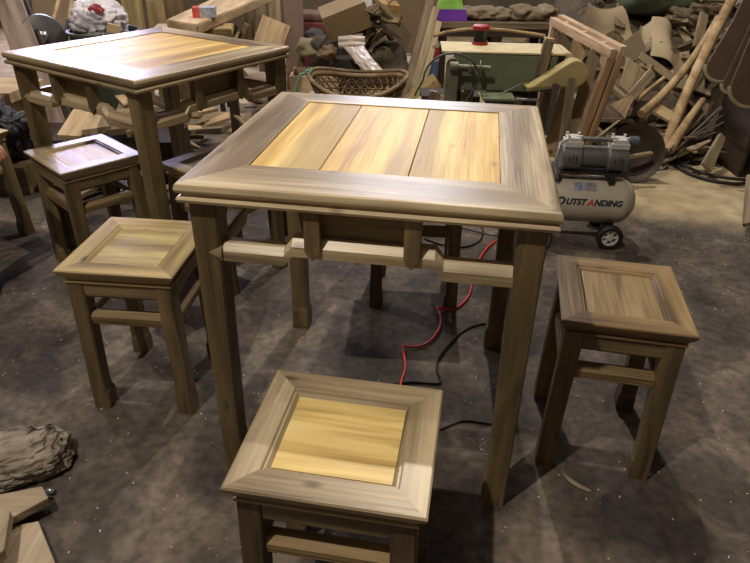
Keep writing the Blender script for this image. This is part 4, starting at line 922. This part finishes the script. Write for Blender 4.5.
cord([(440, 430, .004), (462, 421, .004), (480, 422, .004), (497, 425, .004)], 'short dark cord lying beside the front stool', .003)

# ------------------------------------------------------------------ person seated at the left edge
def skin(name, verts, edges, rad, mat, parent=None, root=0, sub=2):
    me = bpy.data.meshes.new(name); me.from_pydata([tuple(v) for v in verts], edges, []); me.materials.append(mat)
    o = bpy.data.objects.new(name, me); C.objects.link(o); o.parent = parent
    o.modifiers.new('sk', 'SKIN'); md = o.modifiers.new('ss', 'SUBSURF'); md.levels = sub; md.render_levels = sub
    sv = me.skin_vertices[0].data
    for i, r_ in enumerate(rad): sv[i].radius = (r_, r_) if not isinstance(r_, tuple) else r_; sv[i].use_root = (i == root)
    for p in me.polygons: p.use_smooth = True
    return o
# faces +x (toward the tables); pelvis on the stool seat
skinm = flat('skin', (192, 140, 120), .5, var=.06); cloth = flat('dark_jacket', (38, 32, 32), .9, bump=.2); pants = flat('dark_trousers', (34, 31, 36), .9, bump=.2)
V = [(-1.70, 2.30, .56), (-1.71, 2.29, .70), (-1.69, 2.27, .86), (-1.66, 2.25, .98), (-1.64, 2.25, 1.06), (-1.61, 2.25, 1.13), (-1.60, 2.25, 1.22),   # 0-6 pelvis..head
     (-1.66, 2.08, .97), (-1.58, 2.00, .74), (-1.375, 1.96, .60), (-1.31, 1.945, .585),   # 7-10 near arm to wrist
     (-1.68, 2.42, .97), (-1.76, 2.50, .74), (-1.62, 2.50, .64), (-1.57, 2.50, .60),  # 11-14 far arm
     (-1.68, 2.22, .545), (-1.33, 1.98, .50), (-1.43, 1.95, .09), (-1.42, 1.87, .045),  # 15-18 near leg
     (-1.68, 2.40, .545), (-1.66, 2.58, .50), (-1.86, 2.56, .09), (-1.86, 2.50, .045)]  # 19-22 far leg
E_ = [(0, 1), (1, 2), (2, 3), (3, 4), (4, 5), (5, 6), (3, 7), (7, 8), (8, 9), (9, 10), (3, 11), (11, 12), (12, 13), (13, 14), (0, 15), (15, 16), (16, 17), (17, 18), (0, 19), (19, 20), (20, 21), (21, 22)]
Rr = [.11, .12, .13, .11, .05, .07, .085, .055, .046, .034, .026, .055, .046, .034, .026, .085, .058, .04, .03, .085, .058, .04, .03]
body = skin('person', V, E_, Rr, cloth); tag(body, 'person in dark clothes seated on a stool at the left edge, mostly outside the view', 'person')
skin('head', [(-1.61, 2.25, 1.10), (-1.60, 2.25, 1.17), (-1.59, 2.25, 1.24), (-1.60, 2.25, 1.30)], [(0, 1), (1, 2), (2, 3)], [.05, .075, .085, .06], skinm, body)
skin('hair', [(-1.63, 2.25, 1.20), (-1.625, 2.25, 1.28), (-1.61, 2.25, 1.32)], [(0, 1), (1, 2)], [.075, .085, .06], flat('hair', (18, 16, 16), .6), body)
hx = -.052
hv = [(-1.275+hx, 1.945, .585), (-1.235+hx, 1.935, .575), (-1.205+hx, 1.93, .565)]; he = [(0, 1), (1, 2)]; hr = [(.022, .018), (.034, .016), (.036, .014)]
hand = skin('hand', hv, he, hr, skinm, body)
for k in range(4):
    y = 1.955-.019*k; f = [.060, .068, .064, .052][k]
    skin('finger', [(-1.225+hx, y, .567), (-1.19+hx, y-.002, .562), (-1.19+hx+f*.35, y-.003, .545), (-1.19+hx+f*.45, y-.003, .515)], [(0, 1), (1, 2), (2, 3)], [.009, .0088, .0082, .0068], skinm, hand, sub=1)
skin('thumb', [(-1.25+hx, 1.925, .58), (-1.225+hx, 1.892, .568), (-1.20+hx, 1.884, .55)], [(0, 1), (1, 2)], [.012, .0105, .0085], skinm, hand, sub=1)
def shoe(x, y, a):
    mb = MB(); rings = []
    for u, w_, h_ in [(-.125, .028, .05), (-.11, .036, .07), (-.05, .038, .075), (0, .040, .062), (.06, .046, .046), (.11, .040, .034), (.135, .02, .022)]:
        rings.append([(u, w_*math.cos(t), .012+max(0, math.sin(t))*h_+min(0, math.sin(t))*.012) for t in [2*PI*k/16 for k in range(16)]])
    mb.loft(rings); o = mb.build('shoe', flat('blue_shoe', (46, 84, 140), .5), body, smooth=1); o.location = (x, y, 0); o.rotation_euler.z = a
shoe(-1.405, 1.90, -1.25); shoe(-1.86, 2.50, -1.3)

# ------------------------------------------------------------------ view
scn.view_settings.view_transform = 'Standard'; scn.view_settings.look = 'None'; scn.view_settings.gamma = 1
scn.view_settings.use_curve_mapping = False; scn.view_settings.exposure = 0
